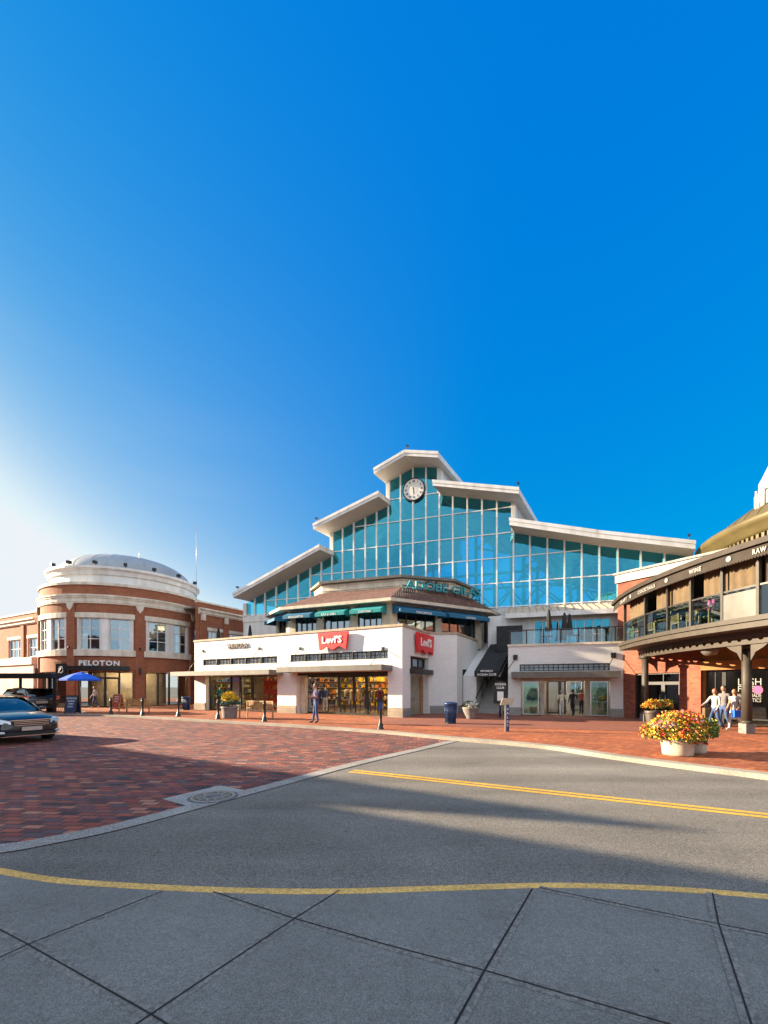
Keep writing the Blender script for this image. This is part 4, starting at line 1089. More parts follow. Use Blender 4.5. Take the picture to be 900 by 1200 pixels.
# pilasters and keystone shields
for k, (a_, b_) in enumerate([bays[2], bays[0], bays[1], bays[3]]):
    for u in ([a_-(pitch-(b_-a_))/2] if k else [a_-(pitch-(b_-a_))/2]) + ([b_+(pitch-(b_-a_))/2] if k == 3 else []):
        MB(fC).box(u-.34, u+.34, .0, .12, WK, zc1, nu=2).build('pilaster', M['brick'], rot)
        m = MB(fC); m.face([(u-.3,.2,zc1+.02),(u+.3,.2,zc1+.02),(u+.2,.2,zc1-.35),(u,.2,zc1-.62),(u-.2,.2,zc1-.35)])
        m.face([(u-.3,.1,zc1+.02),(u+.3,.1,zc1+.02),(u+.2,.1,zc1-.35),(u,.1,zc1-.62),(u-.2,.1,zc1-.35)])
        S = [(u-.3,zc1+.02),(u+.3,zc1+.02),(u+.2,zc1-.35),(u,zc1-.62),(u-.2,zc1-.35)]
        for i in range(5):
            p, q_ = S[i], S[(i+1) % 5]; m.face([(p[0],.1,p[1]),(q_[0],.1,q_[1]),(q_[0],.2,q_[1]),(p[0],.2,p[1])])
        m.build('keystone', M['limestone'], rot)
        m = MB(fC); m.box(u-.07, u+.07, .12, .3, 2.75, 3.35); m.build('wall_lamp', M['black'], rot)
        MB(fC).tube((u,.21,5.0),(u,.3,4.85),.07,n=8).build('spotlight', M['black'], rot)
# interior
MB().lathe(cR[0], cR[1], [(3.2, WK), (3.2, 9.9)], 24).build('interior_core', M['interior'], rot)
MB().lathe(cR[0], cR[1], [(RR-.4, 3.4), (3.2, 3.4)], 32).build('interior_ceiling', M['interior'], rot)
MB().lathe(cR[0], cR[1], [(RR-.2, WK+.01), (3.2, WK+.01)], 32).build('interior_floor', M['floorin'], rot)
downlights(fC, rot, [(uC(p), w_) for p in (98,112,126,140,152,175,188,200,214) for w_ in (-1.3,-2.4)], 3.38)
# entrance canopy
MB(fC).box(uC(83), uC(152), .0, .75, z34(786.5), z34(781.5), nu=10).build('entrance_canopy', M['black'], rot)
# upper white drum and dome
R2 = 6.0
prof = [(R2,10.05),(R2,10.2),(R2-.12,10.25),(R2-.12,11.0),(R2+.02,11.05),(R2+.1,11.35),(R2+.28,11.5),(R2+.28,11.68),(R2-.3,11.7)]
MB().lathe(cR[0], cR[1], prof, 56, sm=False).build('upper_drum', M['white'], rot)
dp = [(5.5*math.cos(t), 11.7+2.3*math.sin(t)) for t in [R(90)*i/10 for i in range(11)]]; dp[-1] = (0, dp[-1][1])
dome = MB().lathe(cR[0], cR[1], dp, 48).build('dome', M['zinc'], rot)
rb = MB()
for i in range(24):
    a_ = 2*math.pi*i/24
    for (r0, z0), (r1, z1_) in zip(dp, dp[1:]):
        rb.tube((cR[0]+r0*math.cos(a_), cR[1]+r0*math.sin(a_), z0), (cR[0]+r1*math.cos(a_), cR[1]+r1*math.sin(a_), z1_), .02, n=4, caps=False)
rb.build('dome_rib', M['zinc'], dome)
MB().tube((cR[0]+1, cR[1], 13.8), (cR[0]+1, cR[1], 15.3), .03, .01, n=5).build('finial', M['steel'], rot)
for px in (61, 80, 111, 147, 181, 210, 229):
    f2 = AF(cR, R2+.2); u = f2.u(px) if 57 < px < 229 else (f2.u(58) if px < 100 else f2.u(229))
    m = MB(f2); m.tube((u,-.05,11.68),(u,-.05,11.85),.03,n=5); m.box(u-.13, u+.13, -.2, .1, 11.85, 12.08); m.build('roof_light', M['black'], rot)
# sign on the drum
t = thing('wall_sign', fC(uC(94), .15, 3.6), 'white spaced lettering on the round brick wall above the dark entrance canopy', 'sign')
u1, u2 = uC(94), uC(140.5)
k = MB(fC).text('PELOTON', u1+.05, z34(781)+.04, .56, .14, .06, bold=.018, sx=1.0, spacing=1.1)
k = MB(ID).text('PELOTON', 0, 0, .56, .14, .06, bold=.018, spacing=1.15); wdt = max(v[0] for v in k.v)
k = MB(fC).text('PELOTON', u1, z34(781)+.04, .56, .14, .06, bold=.018, sx=(u2-u1)/wdt, spacing=1.15); k.build('lettering', M['letter'], t)
# blade sign
t = thing('blade_sign', fC(uC(80), .2, 2.9), 'small black projecting blade sign with a white mark beside the round building entrance', 'sign')
bu = uC(79); p = fC(bu, .55, 0)
m = MB(); m.box(p[0]-.42, p[0]+.42, p[1]-.04, p[1]+.04, 2.75, 3.6); m.build('sign_board', M['black'], t)
m = MB(); m.tube((p[0]-.5, p[1]+.0, 3.68), (p[0]+.1, p[1]+.5, 3.68), .03, n=5); m.tube((p[0], p[1], 3.6), (p[0], p[1], 3.7), .02, n=5); m.build('bracket', M['black'], t)
k = MB()
for i in range(20):
    a0, a1 = 2*math.pi*i/20, 2*math.pi*(i+1)/20
    k.face([(p[0]+.13*math.cos(a0), p[1]-.05, 3.12+.2*math.sin(a0)), (p[0]+.2*math.cos(a0), p[1]-.05, 3.12+.28*math.sin(a0)), (p[0]+.2*math.cos(a1), p[1]-.05, 3.12+.28*math.sin(a1)), (p[0]+.13*math.cos(a1), p[1]-.05, 3.12+.2*math.sin(a1))])
k.tube((p[0]-.2, p[1]-.06, 2.85), (p[0]+.12, p[1]-.06, 3.4), .03, n=4); k.build('mark', M['letter'], t)

# ---- straight wings
def wing(name, fr, ln, ztop, par, wins, first=0.0, zw=(4.65, 6.5), low=4.0):
    ops = [(a_, b_, zw[0], zw[1]) for a_, b_ in wins]
    MB(fr).wall(first, ln, -.4, 0, WK, ztop, ops, du=None).build('wall', M['brick'], par)
    for dz0, dz1, o_ in ((-1.05,-.95,.1),(-.95,-.65,.2),(-.65,-.5,.36)):
        MB(fr).box(first, ln, -.02, o_, ztop+dz0, ztop+dz1).build('cornice', M['limestone'], par)
    MB(fr).box(first, ln, -.45, .08, ztop, ztop+.14).build('coping', M['limestone'], par)
    MB(fr).box(first, ln, -9, -.4, ztop-.5, ztop-.4).build('roof', M['canopy'], par)
    for a_, b_ in wins:
        MB(fr).box(a_-.15, b_+.15, -.3, .07, zw[1], zw[1]+.3).build('lintel', M['limestone'], par)
        window(fr, par, a_, b_, zw[0], zw[1], -.12, 3, 2, 'white', 'upglass', t=.09, mt=.05)
    return par
oL = (-33.2, 39.2)
fW = SF((oL[0]-.882*22, oL[1]+.4706*22), dL)
lw_ = thing('wing_building', (oL[0]-4, oL[1]+2, WK), 'straight red brick wing left of the round corner building with white framed windows', 'building')
wu = [fW.u(p) for p in (10,25.5,33,46.5)]
wing('w', fW, 22, 8.9, lw_, [(wu[0], wu[1]), (wu[2], wu[3]), (wu[0]-5.5, wu[0]-2.5)])
for px in (27.5,):
    u = fW.u(px); MB(fW).box(u-.3, u+.3, 0, .12, WK, 7.8).build('pilaster', M['brick'], lw_)
MB(fW).box(0, 22, .0, .45, 3.9, 4.6).build('band_course', M['limestone'], lw_)
MB(fW).box(0, 22, .02, .3, WK, 3.88).build('ground_storey', M['cream'], lw_)
MB(fW).box(6, 22, -8, -3, 8.4, 10.0).build('rear_block', M['brick'], lw_)
MB(fW).box(5.9, 22, -8.1, -2.9, 10.0, 10.2).build('coping', M['limestone'], lw_)
oR = (-16.6, 36.6); fX = SF(oR, dR)
rw = thing('wing_building', (oR[0], oR[1], WK), 'straight red brick wing right of the round corner building rising behind the white store', 'building')
lx = fX.u(292)
wing('w', fX, lx, 9.35, rw, [(lx*.18, lx*.42), (lx*.58, lx*.86)], zw=(5.0, 6.9))
for q_ in (.07, .5, .95):
    u = lx*q_; m = MB(fX); m.prism([(0,0)]*3, 0, 0) if 0 else None
    MB(fX).box(u-.3, u+.3, 0, .12, 4, 8.3).build('pilaster', M['brick'], rw)
    MB(fX).box(u-.22, u+.22, .12, .22, 7.75, 8.35).build('keystone', M['limestone'], rw)

pm = at(230, 47.5)
t = thing('antenna_mast', (pm[0], pm[1], 0), 'very thin tall mast rising behind the right brick wing', 'mast')
m = MB(); m.tube((pm[0],pm[1],0),(pm[0],pm[1],14),.05,n=6); m.tube((pm[0],pm[1],14),(pm[0],pm[1],20.5),.022,n=5); m.build('pole', M['steel'], t)
# ================================================================== curved dining arcade on the right
def circum(a, b, c):
    ax, ay = a; bx, by = b; cx_, cy_ = c; d = 2*(ax*(by-cy_)+bx*(cy_-ay)+cx_*(ay-by))
    ux = ((ax*ax+ay*ay)*(by-cy_)+(bx*bx+by*by)*(cy_-ay)+(cx_*cx_+cy_*cy_)*(ay-by))/d
    uy = ((ax*ax+ay*ay)*(cx_-bx)+(bx*bx+by*by)*(ax-cx_)+(cx_*cx_+cy_*cy_)*(bx-ax))/d
    return (ux, uy), math.hypot(ax-ux, ay-uy)
cA, RA = circum((12.35,21.4), (11.5,15.8), (11.95,12.4))
fA = AF(cA, RA); uA = fA.u
arc = thing('arcade_building', (13, 17, WK), 'curved building with dining balcony, tan curtains and brown lettered awning above a columned arcade', 'building')
ua0 = uA(729); ua1 = uA(900)+3.5
N = 30
M['slabm'] = mat('balcony_band', (.05,.04,.03), .6, var=.12)
M['ochre'] = mat('sunlit_ochre', (.3,.13,.03), .7, var=.12)  # orange sunlight on the shop wall and band is put into this colour
M['darkbrown'] = mat('dark_brown', (.03,.02,.014), .7, var=.2)
MB(fA).box(ua0-.6, ua1, -5.5, 0, 3.66, 3.98, nu=N).build('balcony_slab', M['slabm'], arc)
MB(fA).box(ua0-.6, ua1, .003, .07, 3.86, 4.02, nu=N).build('slab_trim', M['slabm'], arc)
# roof and awning band
MB(fA).box(ua0-1.6, ua1, -6.0, .12, 6.22, 6.32, nu=N).build('balcony_roof', M['darkbrown'], arc)
MB(fA).box(ua0-1.6, ua1, .05, .24, 6.2, 6.38, nu=N).build('roof_edge', M['darkbrown'], arc)
m = MB(fA); nn = 150
for i in range(nn):
    a_ = ua0-1.55+(ua1-ua0+1.55)*i/nn; b_ = ua0-1.55+(ua1-ua0+1.55)*(i+1)/nn
    m.face([(a_,.12,6.22),(b_,.12,6.22),(b_,.17,5.86),(a_,.17,5.86)], [(a_,6.2),(b_,6.2),(b_,5.9),(a_,5.9)])
    c_ = (a_+b_)/2
    m.face([(a_,.17,5.86),(c_-.0,.175,5.86),(c_,.175,5.8),(a_+.02,.175,5.815)]); m.face([(c_,.175,5.86),(b_,.17,5.86),(b_-.02,.175,5.815),(c_,.175,5.8)])
aw = m.build('awning', M['brownfab'], arc)
def txt_arc(t, p0, p1, z, sz):
    k = MB().text(t, 0, 0, sz, 0, .01, bold=.004, spacing=1.2); w_ = max(v[0] for v in k.v)
    u0_, u1_ = uA(p0, .17), uA(p1, .17)
    MB(fA).text(t, u0_, z, sz, .18, .01, bold=.006, sx=(u1_-u0_)/w_, spacing=1.2).build('lettering', M['winletter'], aw)
txt_arc('COCKTAILS', 748, 768, 5.93, .2); txt_arc('WINE', 808, 822, 5.93, .22); txt_arc('RAW BAR', 882, 916, 5.93, .22)
txt_arc('CRAFT', 727, 735, 5.93, .2)
for px in (739, 781, 854):
    u = uA(px, .17); k = MB(fA)
    for i in range(12):
        a0, a1 = 2*math.pi*i/12, 2*math.pi*(i+1)/12
        k.face([(u,.185,6.02),(u+.09*math.cos(a0),.185,6.02+.09*math.sin(a0)),(u+.09*math.cos(a1),.185,6.02+.09*math.sin(a1))])
    k.build('dot', M['winletter'], aw)
# balcony interior
MB(fA).box(ua0-.5, ua1, -5.6, -5.4, 3.98, 6.22, nu=N).build('inner_wall', M['darkbrown'], arc)
MB(fA).box(ua0-.75, ua0-.62, -5.5, -.9, 3.98, 6.22).build('end_wall', M['darkbrown'], arc)
# frame posts, rails, glass
psx = [729, 753, 779, 806, 843, 885]
pu = [uA(p) for p in psx] + [uA(885)+1.9, uA(885)+3.8]
for i, u in enumerate(pu):
    MB(fA).box(u-.045, u+.045, -.2, -.08, 3.98, 6.22).build('balcony_post', M['slabm'] if i in (0,3,5) else M['dark'], arc)
for a_, b_ in zip(pu, pu[1:]):
    MB(fA).box(a_+.045, b_-.045, -.17, -.11, 4.98, 5.04, nu=3).build('balcony_rail', M['dark'], arc)
    g = MB(fA); g.box(a_+.06, b_-.06, -.15, -.135, 4.03, 4.97, nu=3)
    g.build('railing_panel', M['glassr'] , arc)
M['frost'] = mat('frosted_panel', (.16,.155,.14), .25, var=.1, scale=2)
MB(fA).box(uA(844.5), uA(883.5), -.12, -.10, 4.03, 4.9, nu=3).build('frosted_panel', M['frost'], arc)
def curtain(a_, b_, z0, z1):
    m = MB(fA); n = max(6, int((b_-a_)/.07))
    wv = lambda i: -.3+.045*math.sin(i*1.3)+.02*math.sin(i*3.1)
    for i in range(n):
        p, q_ = a_+(b_-a_)*i/n, a_+(b_-a_)*(i+1)/n
        m.face([(p,wv(i),z0),(q_,wv(i+1),z0),(q_,wv(i+1)*.8-.06,z1),(p,wv(i)*.8-.06,z1)], None, 0, True)
    m.build('curtain', M['curtain'], arc)
curtain(uA(731), uA(751.5), 4.85, 6.1); curtain(uA(761), uA(803), 4.85, 6.1); curtain(uA(816), uA(882.5), 4.9, 6.1); curtain(uA(888), uA(896), 4.9, 6.1); curtain(uA(900)+.3, ua1-.2, 4.9, 6.1)
# pierced fretwork beam on the columns
fB = AF(cA, RA-.95)
ub0, ub1 = fB.u(744), fB.u(900)+3.0
def fret(par):
    m = MB(fB); st_ = .36; n = int((ub1-ub0)/st_)
    for i in range(n):
        u = ub0+st_*(i+.5); c = (u, 3.42); r = .095; h_ = st_/2; zh_ = .2
        for w_ in (0, .06):
            pts = [(u+r*math.cos(R(22.5+45*k)), 3.42+r*math.sin(R(22.5+45*k))) for k in range(8)]
            sq = [(u+h_,3.42+zh_),(u,3.42+zh_),(u-h_,3.42+zh_),(u-h_,3.42),(u-h_,3.42-zh_),(u,3.42-zh_),(u+h_,3.42-zh_),(u+h_,3.42)]
            # match eight hole corners to eight rim points
            pts = [(u+r*math.cos(R(45+45*k)), 3.42+r*math.sin(R(45+45*k))) for k in range(8)]
            for k in range(8):
                a_, b_ = pts[k], pts[(k+1) % 8]; c_, d_ = sq[(k+1) % 8], sq[k]
                m.face([(a_[0],w_,a_[1]),(b_[0],w_,b_[1]),(c_[0],w_,c_[1]),(d_[0],w_,d_[1])])
        for k in range(8):
            a_, b_ = pts[k], pts[(k+1) % 8]; m.face([(a_[0],0,a_[1]),(b_[0],0,b_[1]),(b_[0],.06,b_[1]),(a_[0],.06,a_[1])])
    m.build('fretwork_beam', M['slabm'], par)
    MB(fB).box(ub0, ub1, -.04, .1, 3.62, 3.66, nu=N).build('beam_cap', M['slabm'], par)
fret(arc)
cc = []
for px, Y in ((756, 19.7), (875, 14.55)):
    x, y = at(px, Y); cc.append((x, y))
def column(x, y):
    b = thing('x', (0,0), 'x', 'x') if 0 else None
    m = MB(); m.tube((x,y,WK+.36),(x,y,3.22),.155,.14,16); m.tube((x,y,WK+.36),(x,y,WK+.46),.2,.17,16); m.tube((x,y,3.1),(x,y,3.22),.16,.22,16)
    o = m.build('column', M['slabm'], arc)
    MB().prism([(x-.16,y-.16),(x+.16,y-.16),(x+.16,y+.16),(x-.16,y+.16)], WK, WK+.36).build('pedestal', M['potg'], o)
    for s in (-1, 1):
        m = MB()
        u = fB.u(450+F*x/y); 
        f3 = fB; d = s*.16
        for w_ in (-.03, .03):
            P = [(u+d, w_, 3.2), (u+d+s*.55, w_, 3.2+.0), (u+d+s*.4, w_, 3.08), (u+d+s*.16, w_, 2.95), (u+d, w_, 2.65)]
            m.face([f3(*p) for p in P])
        Pa = [f3(p[0], -.03, p[2]) for p in P]; Pb = [f3(p[0], .03, p[2]) for p in P]
        for k in range(5): m.face([Pa[k], Pa[(k+1) % 5], Pb[(k+1) % 5], Pb[k]])
        m.build('bracket', M['slabm'], o)
for x, y in cc: column(x, y)
x, y, _ = fB(uA(900)+3.2, 0, 0)
# arcade back walls
W0, W1, W2, W3 = (13.15,21.9), (14.45,18.6), (15.7,16.4), (17.3,12.6)
def seg(a_, b_): return SF(a_, (b_[0]-a_[0], b_[1]-a_[1])), math.hypot(b_[0]-a_[0], b_[1]-a_[1])
f1, l1 = seg(W0, W1); f2, l2 = seg(W1, W2); f3, l3 = seg(W2, W3)
da, db = f1.u(744.5), f1.u(796)
MB(f1).wall(-.6, l1, -.3, 0, WK, 3.68, [(da, db, WK, 2.45)]).build('brick_wall', M['brick2'], arc)
MB(f1).box(l1-.45, l1+.02, .0, .14, WK, 3.0).build('pilaster', M['brick2'], arc)
md = f1.u(757)
window(f1, arc, da, md, WK, 2.45, -.12, 1, 2, 'black', 'glass', t=.08, name='shop_window')
dm = (md+db)/2
door(f1, arc, md, dm, WK+.02, 1.95, -.12, 'black', 'glass'); door(f1, arc, dm, db, WK+.02, 1.95, -.12, 'black', 'glass', -1)
window(f1, arc, md, db, 1.95, 2.45, -.12, 2, 1, 'black', 'glass', name='transom_window')
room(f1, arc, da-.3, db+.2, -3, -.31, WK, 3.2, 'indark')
window(f1, arc, dm-.9, dm+.9, .6, 2.1, -2.9, 3, 2, 'white', 'upglass', name='inner_window')
MB(f2).wall(0, l2, -.3, -.01, WK, 3.68, [(.12, l2-.05, WK, 2.5)]).build('shop_wall', M['ochre'], arc)
MB(f3).wall(0, l3, -.3, -.01, WK, 3.68, [(.05, l3-.4, WK, 2.5)]).build('shop_wall', M['ochre'], arc)
MB(f2).box(.0, l2, .0, .16, 2.5, 2.92).build('sign_band', M['ochre'], arc)
MB(f3).box(.0, l3, .0, .16, 2.5, 2.92).build('sign_band', M['ochre'], arc)
d1 = f2.u(847)
window(f2, arc, .12, d1, WK, 2.5, -.15, 2, 1, 'black', 'glass', t=.07, name='shop_window')
sw = window(f2, arc, d1, l2-.05, WK+.25, 2.5, -.15, 1, 1, 'black', 'glass', t=.07, name='shop_window')
window(f3, arc, .05, l3-.4, WK+.25, 2.5, -.15, 3, 1, 'black', 'glass', t=.07, name='shop_window')
room(f2, arc, .05, l2, -4, -.31, WK, 3.0, 'indark'); room(f3, arc, .05, l3, -4, -.31, WK, 3.0, 'indark')
downlights(f2, arc, [(.6,-1.2),(1.4,-1.2),(.6,-2.6),(1.5,-2.6)], 2.98, 'lampw'); downlights(f3, arc, [(.6,-1.2),(1.4,-1.2),(2.4,-1.2)], 2.98, 'lampw')
# window lettering across the joint of the two panes
ub_ = f2.u(863)
lt = thing('window_lettering', f2(ub_, 0, WK), 'white four line lettering with a pink circle on the dark arcade window', 'sign')
fwd = SF(f2(ub_, 0, 0)[:2], (f2.d[0]*.5+f3.d[0]*.5, f2.d[1]*.5+f3.d[1]*.5)); 
X0 = 0
z_ = lambda py: zat(py, 16.7)
fz = f2 if 1 else fwd
wmax = f2.u(891)-ub_
for s_, py, sz, w_ in (('LUSH', 803, .42, 1.0), ('FRESH', 811, .36, 1.0), ('HANDMADE', 817.3, .22, 1.0), ('COSMETICS', 823, .22, 1.0)):
    k = MB().text(s_, 0, 0, sz, 0, .006); wdt = max(v[0] for v in k.v)
    MB(f2).text(s_, ub_, z_(py), sz, -.1, .006, sx=wmax*w_/wdt).build('lettering', M['winletter'], lt)
u = f2.u(887); k = MB(f2)
for i in range(20):
    a0, a1 = 2*math.pi*i/20, 2*math.pi*(i+1)/20
    k.face([(u,-.085,z_(808.5)),(u+.17*math.cos(a0),-.085,z_(808.5)+.17*math.sin(a0)),(u+.17*math.cos(a1),-.085,z_(808.5)+.17*math.sin(a1))])
k.build('round_sticker', mat('pink_sticker', (.4,.06,.2)), lt)
# ceiling lamp under the balcony
p = at(832, 16.2); cl = thing('ceiling_lamp', (p[0], p[1], 3.0), 'white bowl lamp hanging under the arcade ceiling beside the large column', 'lamp')
MB().lathe(p[0], p[1], [(0,2.98),(.2,3.02),(.3,3.15),(.32,3.3),(.05,3.34)], 20).build('lamp_shade', M['frost'], cl); MB().tube((p[0],p[1],3.3),(p[0],p[1],3.66),.03,n=6).build('stem', M['dark'], cl)

# ---- domed drum behind the arcade
fD = AF((28.3, 22), 8.3)
drum = thing('domed_building', (28.3, 22, WK), 'round domed building with gold dentilled cornice rising behind the dining balcony', 'building')
MB().lathe(28.3, 22, [(8.1, WK), (8.1, 9.2)], 64).build('drum_wall', M['cream'], drum)
MB().lathe(28.3, 22, [(8.1,9.1),(8.35,9.15),(8.35,9.35),(8.6,9.45)], 72, sm=False).build('frieze', M['white'], drum)
MB().lathe(28.3, 22, [(8.75,9.75),(8.95,9.85),(8.95,10.05),(9.2,10.2),(9.3,10.45),(9.25,10.6),(8.9,10.66)], 72).build('cornice', M['gold'], drum)
m = MB(fD)
k = 190
for i in range(k):
    u = fD.R*2*math.pi*(i/k-.5); m.box(u-.07, u+.07, .0, .5, 9.46, 9.74)
m.build('dentils', M['gold'], drum, weld=False)
MB().lathe(28.3, 22, [(8.6,10.6),(8.0,11.4),(6.5,12.5),(4.5,13.3),(2.0,13.8),(0,13.9)], 64).build('dome', M['gold'], drum)
DP = [(8.6,10.6),(8.0,11.4),(6.5,12.5),(4.5,13.3),(2.0,13.8)]
m = MB()
for i in range(56):
    a_ = 2*math.pi*i/56
    for (r0, z0), (r1, z1_) in zip(DP, DP[1:]): m.tube((28.3+r0*math.cos(a_), 22+r0*math.sin(a_), z0), (28.3+r1*math.cos(a_), 22+r1*math.sin(a_), z1_), .05, n=4, caps=False)
m.build('dome_rib', M['gold'], drum)
tx, ty = at(903, 22.5)
tur = []
for i in range(48):
    pass
m = MB()
prof = [(.25,10.5),(.32,11.0),(.5,11.15),(.62,11.3),(.62,12.4),(.55,12.5),(.5,12.55),(.5,13.0),(.35,13.3),(.1,13.9),(0,13.95)]
m.lathe(tx, ty, prof, 24, sm=False)
for i in range(16):
    a_ = 2*math.pi*i/16; m.tube((tx+.62*math.cos(a_), ty+.62*math.sin(a_), 11.3), (tx+.62*math.cos(a_), ty+.62*math.sin(a_), 12.4+.2*(i % 2)), .06, n=5)
m.build('roof_turret', mat('turret_paint', (.36,.35,.33), .6), drum)

# ================================================================== buildings out of frame to the left that shade the street
def block(name, poly, h_, label, mt):
    p0 = poly[0]; t = thing(name, (p0[0], p0[1], 0), label, 'building')
    MB().prism(poly, 0, h_).build('wall', M[mt], t)
    MB().prism(inset(poly, -.25), h_, h_+.25).build('cornice', M['limestone'], t)
    return t
# corner chosen so its roof corner shades the road where the shade ends in the photograph
cot = 1/math.tan(ELEV)
def caster(tip, h_): 
    return (tip[0]-h_*cot*math.cos(ALPHA), tip[1]+h_*cot*math.sin(ALPHA))
c_ = caster((2.4, 5.55), 8.0); 
block('brick_building', [c_, (c_[0]-38, c_[1]+22.2), (c_[0]-46, c_[1]+11.2)], 7.75, 'long wedge shaped brick building across the street beyond the left edge of the view', 'brick')
c_ = caster((9.5, .25), 6.6)
sp_ = [c_, (c_[0]-35, c_[1]+18.6), (c_[0]-48, c_[1]-5), (c_[0]-14, c_[1]-24)]
block('brick_building', sp_, 6.35, 'two storey brick building on the near side of the street left of the camera', 'brick2')
# ------------------------------------------------------------------ people
def skin_mesh(J, E, Rd, root):
    me = bpy.data.meshes.new('b'); names = list(J); idx = {n: i for i, n in enumerate(names)}
    me.from_pydata([J[n] for n in names], [(idx[a], idx[b]) for a, b in E], [])
    o = bpy.data.objects.new('b', me); COL.objects.link(o)
    md = o.modifiers.new('s', 'SKIN'); md.use_smooth_shade = True; md.branch_smoothing = .4
    sv = me.skin_vertices[0].data
    for n in names:
        r = Rd[n]; sv[idx[n]].radius = r if isinstance(r, tuple) else (r, r); sv[idx[n]].use_root = (n == root)
    sb = o.modifiers.new('u', 'SUBSURF'); sb.levels = 1; sb.render_levels = 1
    dg = bpy.context.evaluated_depsgraph_get(); r = bpy.data.meshes.new_from_object(o.evaluated_get(dg))
    bpy.data.objects.remove(o); bpy.data.meshes.remove(me)
    return r
def person(loc, rz, label, Hh=1.75, top='shirtw', low='jean', shoe='shoe', hair='hair', sleeve='short', pose='stand', long=False, hat=False, group=None, woman=False, armL=None, armR=None):
    t = thing('person', loc, label, 'person', group, rz)
    h = Hh; k = .92 if woman else 1.0
    hipz = .52
    J = dict(pel=(0,0,hipz), sp=(0,.0,.60), ch=(0,-.005,.73), nk=(0,.0,.825), hb=(0,-.01,.865), hd=(0,-.015,.905))
    sw = .112*k
    for s, n in ((-1,'l'), (1,'r')):
        J['sh'+n] = (s*sw, 0, .80)
    LEG = {'stand': ((0,0),(0,.0)), 'walk': ((-.13,-.02),(.06,.16)), 'walk2': ((-.08,0.02),(.03,.1)), 'contra': ((-.03,-.05),(0,.03))}
    if pose == 'sit':
        for s, n in ((-1,'l'), (1,'r')):
            J['hp'+n] = (s*.052, -.01, hipz-.02); J['kn'+n] = (s*.07, -.25, hipz-.0); J['an'+n] = (s*.07, -.27, hipz-.235); J['to'+n] = (s*.075, -.35, hipz-.255)
            J['el'+n] = (s*.15, -.06, .65); J['wr'+n] = (s*.09, -.19, .62)
    else:
        lg = LEG[pose]
        for (kn, an), s, n in ((lg[0],-1,'l'), (lg[1],1,'r')):
            J['hp'+n] = (s*.05, 0, hipz-.03)
            J['kn'+n] = (s*.052, kn*.55-.01, .285); J['an'+n] = (s*.055, an+kn*.6, .045+max(0, an)*.25); J['to'+n] = (s*.065, an+kn*.6-.085, .018+max(0, an)*.05)
            sg_ = -1 if s < 0 else 1
            sw_ = {'walk': .1, 'walk2': .06}.get(pose, 0)*sg_
            J['el'+n] = (s*(sw+.03), .02+sw_*-.4, .635); J['wr'+n] = (s*(sw+.03), -.02-sw_, .49)
        if armL: J['ell'], J['wrl'] = armL
        if armR: J['elr'], J['wrr'] = armR
    E = [('pel','sp'),('sp','ch'),('ch','nk'),('nk','hb'),('hb','hd')]
    for n in 'lr': E += [('ch','sh'+n),('sh'+n,'el'+n),('el'+n,'wr'+n),('pel','hp'+n),('hp'+n,'kn'+n),('kn'+n,'an'+n),('an'+n,'to'+n)]
    Rd = dict(pel=(.088*k,.064), sp=(.078*k,.058), ch=(.092*k,.062), nk=.032, hb=.03, hd=.03)
    for n in 'lr':
        Rd['sh'+n] = .036*k; Rd['el'+n] = .025*k; Rd['wr'+n] = .017; Rd['hp'+n] = .056; Rd['kn'+n] = .036; Rd['an'+n] = .026; Rd['to'+n] = (.022,.015)
    # hands: palm plus five fingers
    for s, n in ((-1,'l'), (1,'r')):
        w_ = Vector(J['wr'+n]); d = (w_-Vector(J['el'+n])).normalized()
        side = Vector((0,-1,0)) if abs(d.z) > .6 else Vector((-s,0,0))
        side = (side - d*side.dot(d)).normalized(); cl = d.cross(side).normalized()*.008
        pm = w_+d*.03; J['pm'+n] = tuple(pm); Rd['pm'+n] = (.018,.012); E.append(('wr'+n,'pm'+n))
        for q_, (o_, ln) in enumerate(((.017,.034),(.006,.042),(-.006,.040),(-.017,.030))):
            a_ = pm+d*.012+side*o_; b_ = a_+d*ln*.6; c_ = b_+d*ln*.4+cl
            for nm__, v, r in (('fa',a_,.0056),('fb',b_,.0052),('fc',c_,.0045)): J[f'{nm__}{q_}{n}'] = tuple(v); Rd[f'{nm__}{q_}{n}'] = r
            E += [('pm'+n,f'fa{q_}{n}'),(f'fa{q_}{n}',f'fb{q_}{n}'),(f'fb{q_}{n}',f'fc{q_}{n}')]
        th = w_+d*.015+side*.022; th2 = th+d*.022+side*.012
        J['ta'+n] = tuple(th); J['tb'+n] = tuple(th2); Rd['ta'+n] = .007; Rd['tb'+n] = .0055; E += [('pm'+n,'ta'+n),('ta'+n,'tb'+n)]
    J = {a_: (b_[0]*h, b_[1]*h, b_[2]*h) for a_, b_ in J.items()}; Rd = {a_: ((b_[0]*h, b_[1]*h) if isinstance(b_, tuple) else b_*h) for a_, b_ in Rd.items()}
    zoff = 0
    if pose == 'sit': zoff = .45-(hipz-.06)*h; J = {a_: (b_[0], b_[1], b_[2]+zoff) for a_, b_ in J.items()}
    me = skin_mesh(J, E, Rd, 'pel')
    segs = []
    for a_, b_ in E:
        z = a_+b_
        if a_ in ('pel','sp','ch') and b_ in ('sp','ch','nk') or (a_ == 'ch'): c_ = 1
        elif a_[:2] == 'sh': c_ = 1
        elif a_[:2] == 'el': c_ = 1 if sleeve == 'long' else 0
        elif a_ == 'pel' or a_[:2] in ('hp','kn'): c_ = 2
        elif a_[:2] == 'an': c_ = 3
        else: c_ = 0
        segs.append((Vector(J[a_]), Vector(J[b_]), c_))
    segs[0] = (segs[0][0]+Vector((0,0,.04*h)), segs[0][1], 1)
    m = MB(); vs_ = [tuple(v.co) for v in me.vertices]
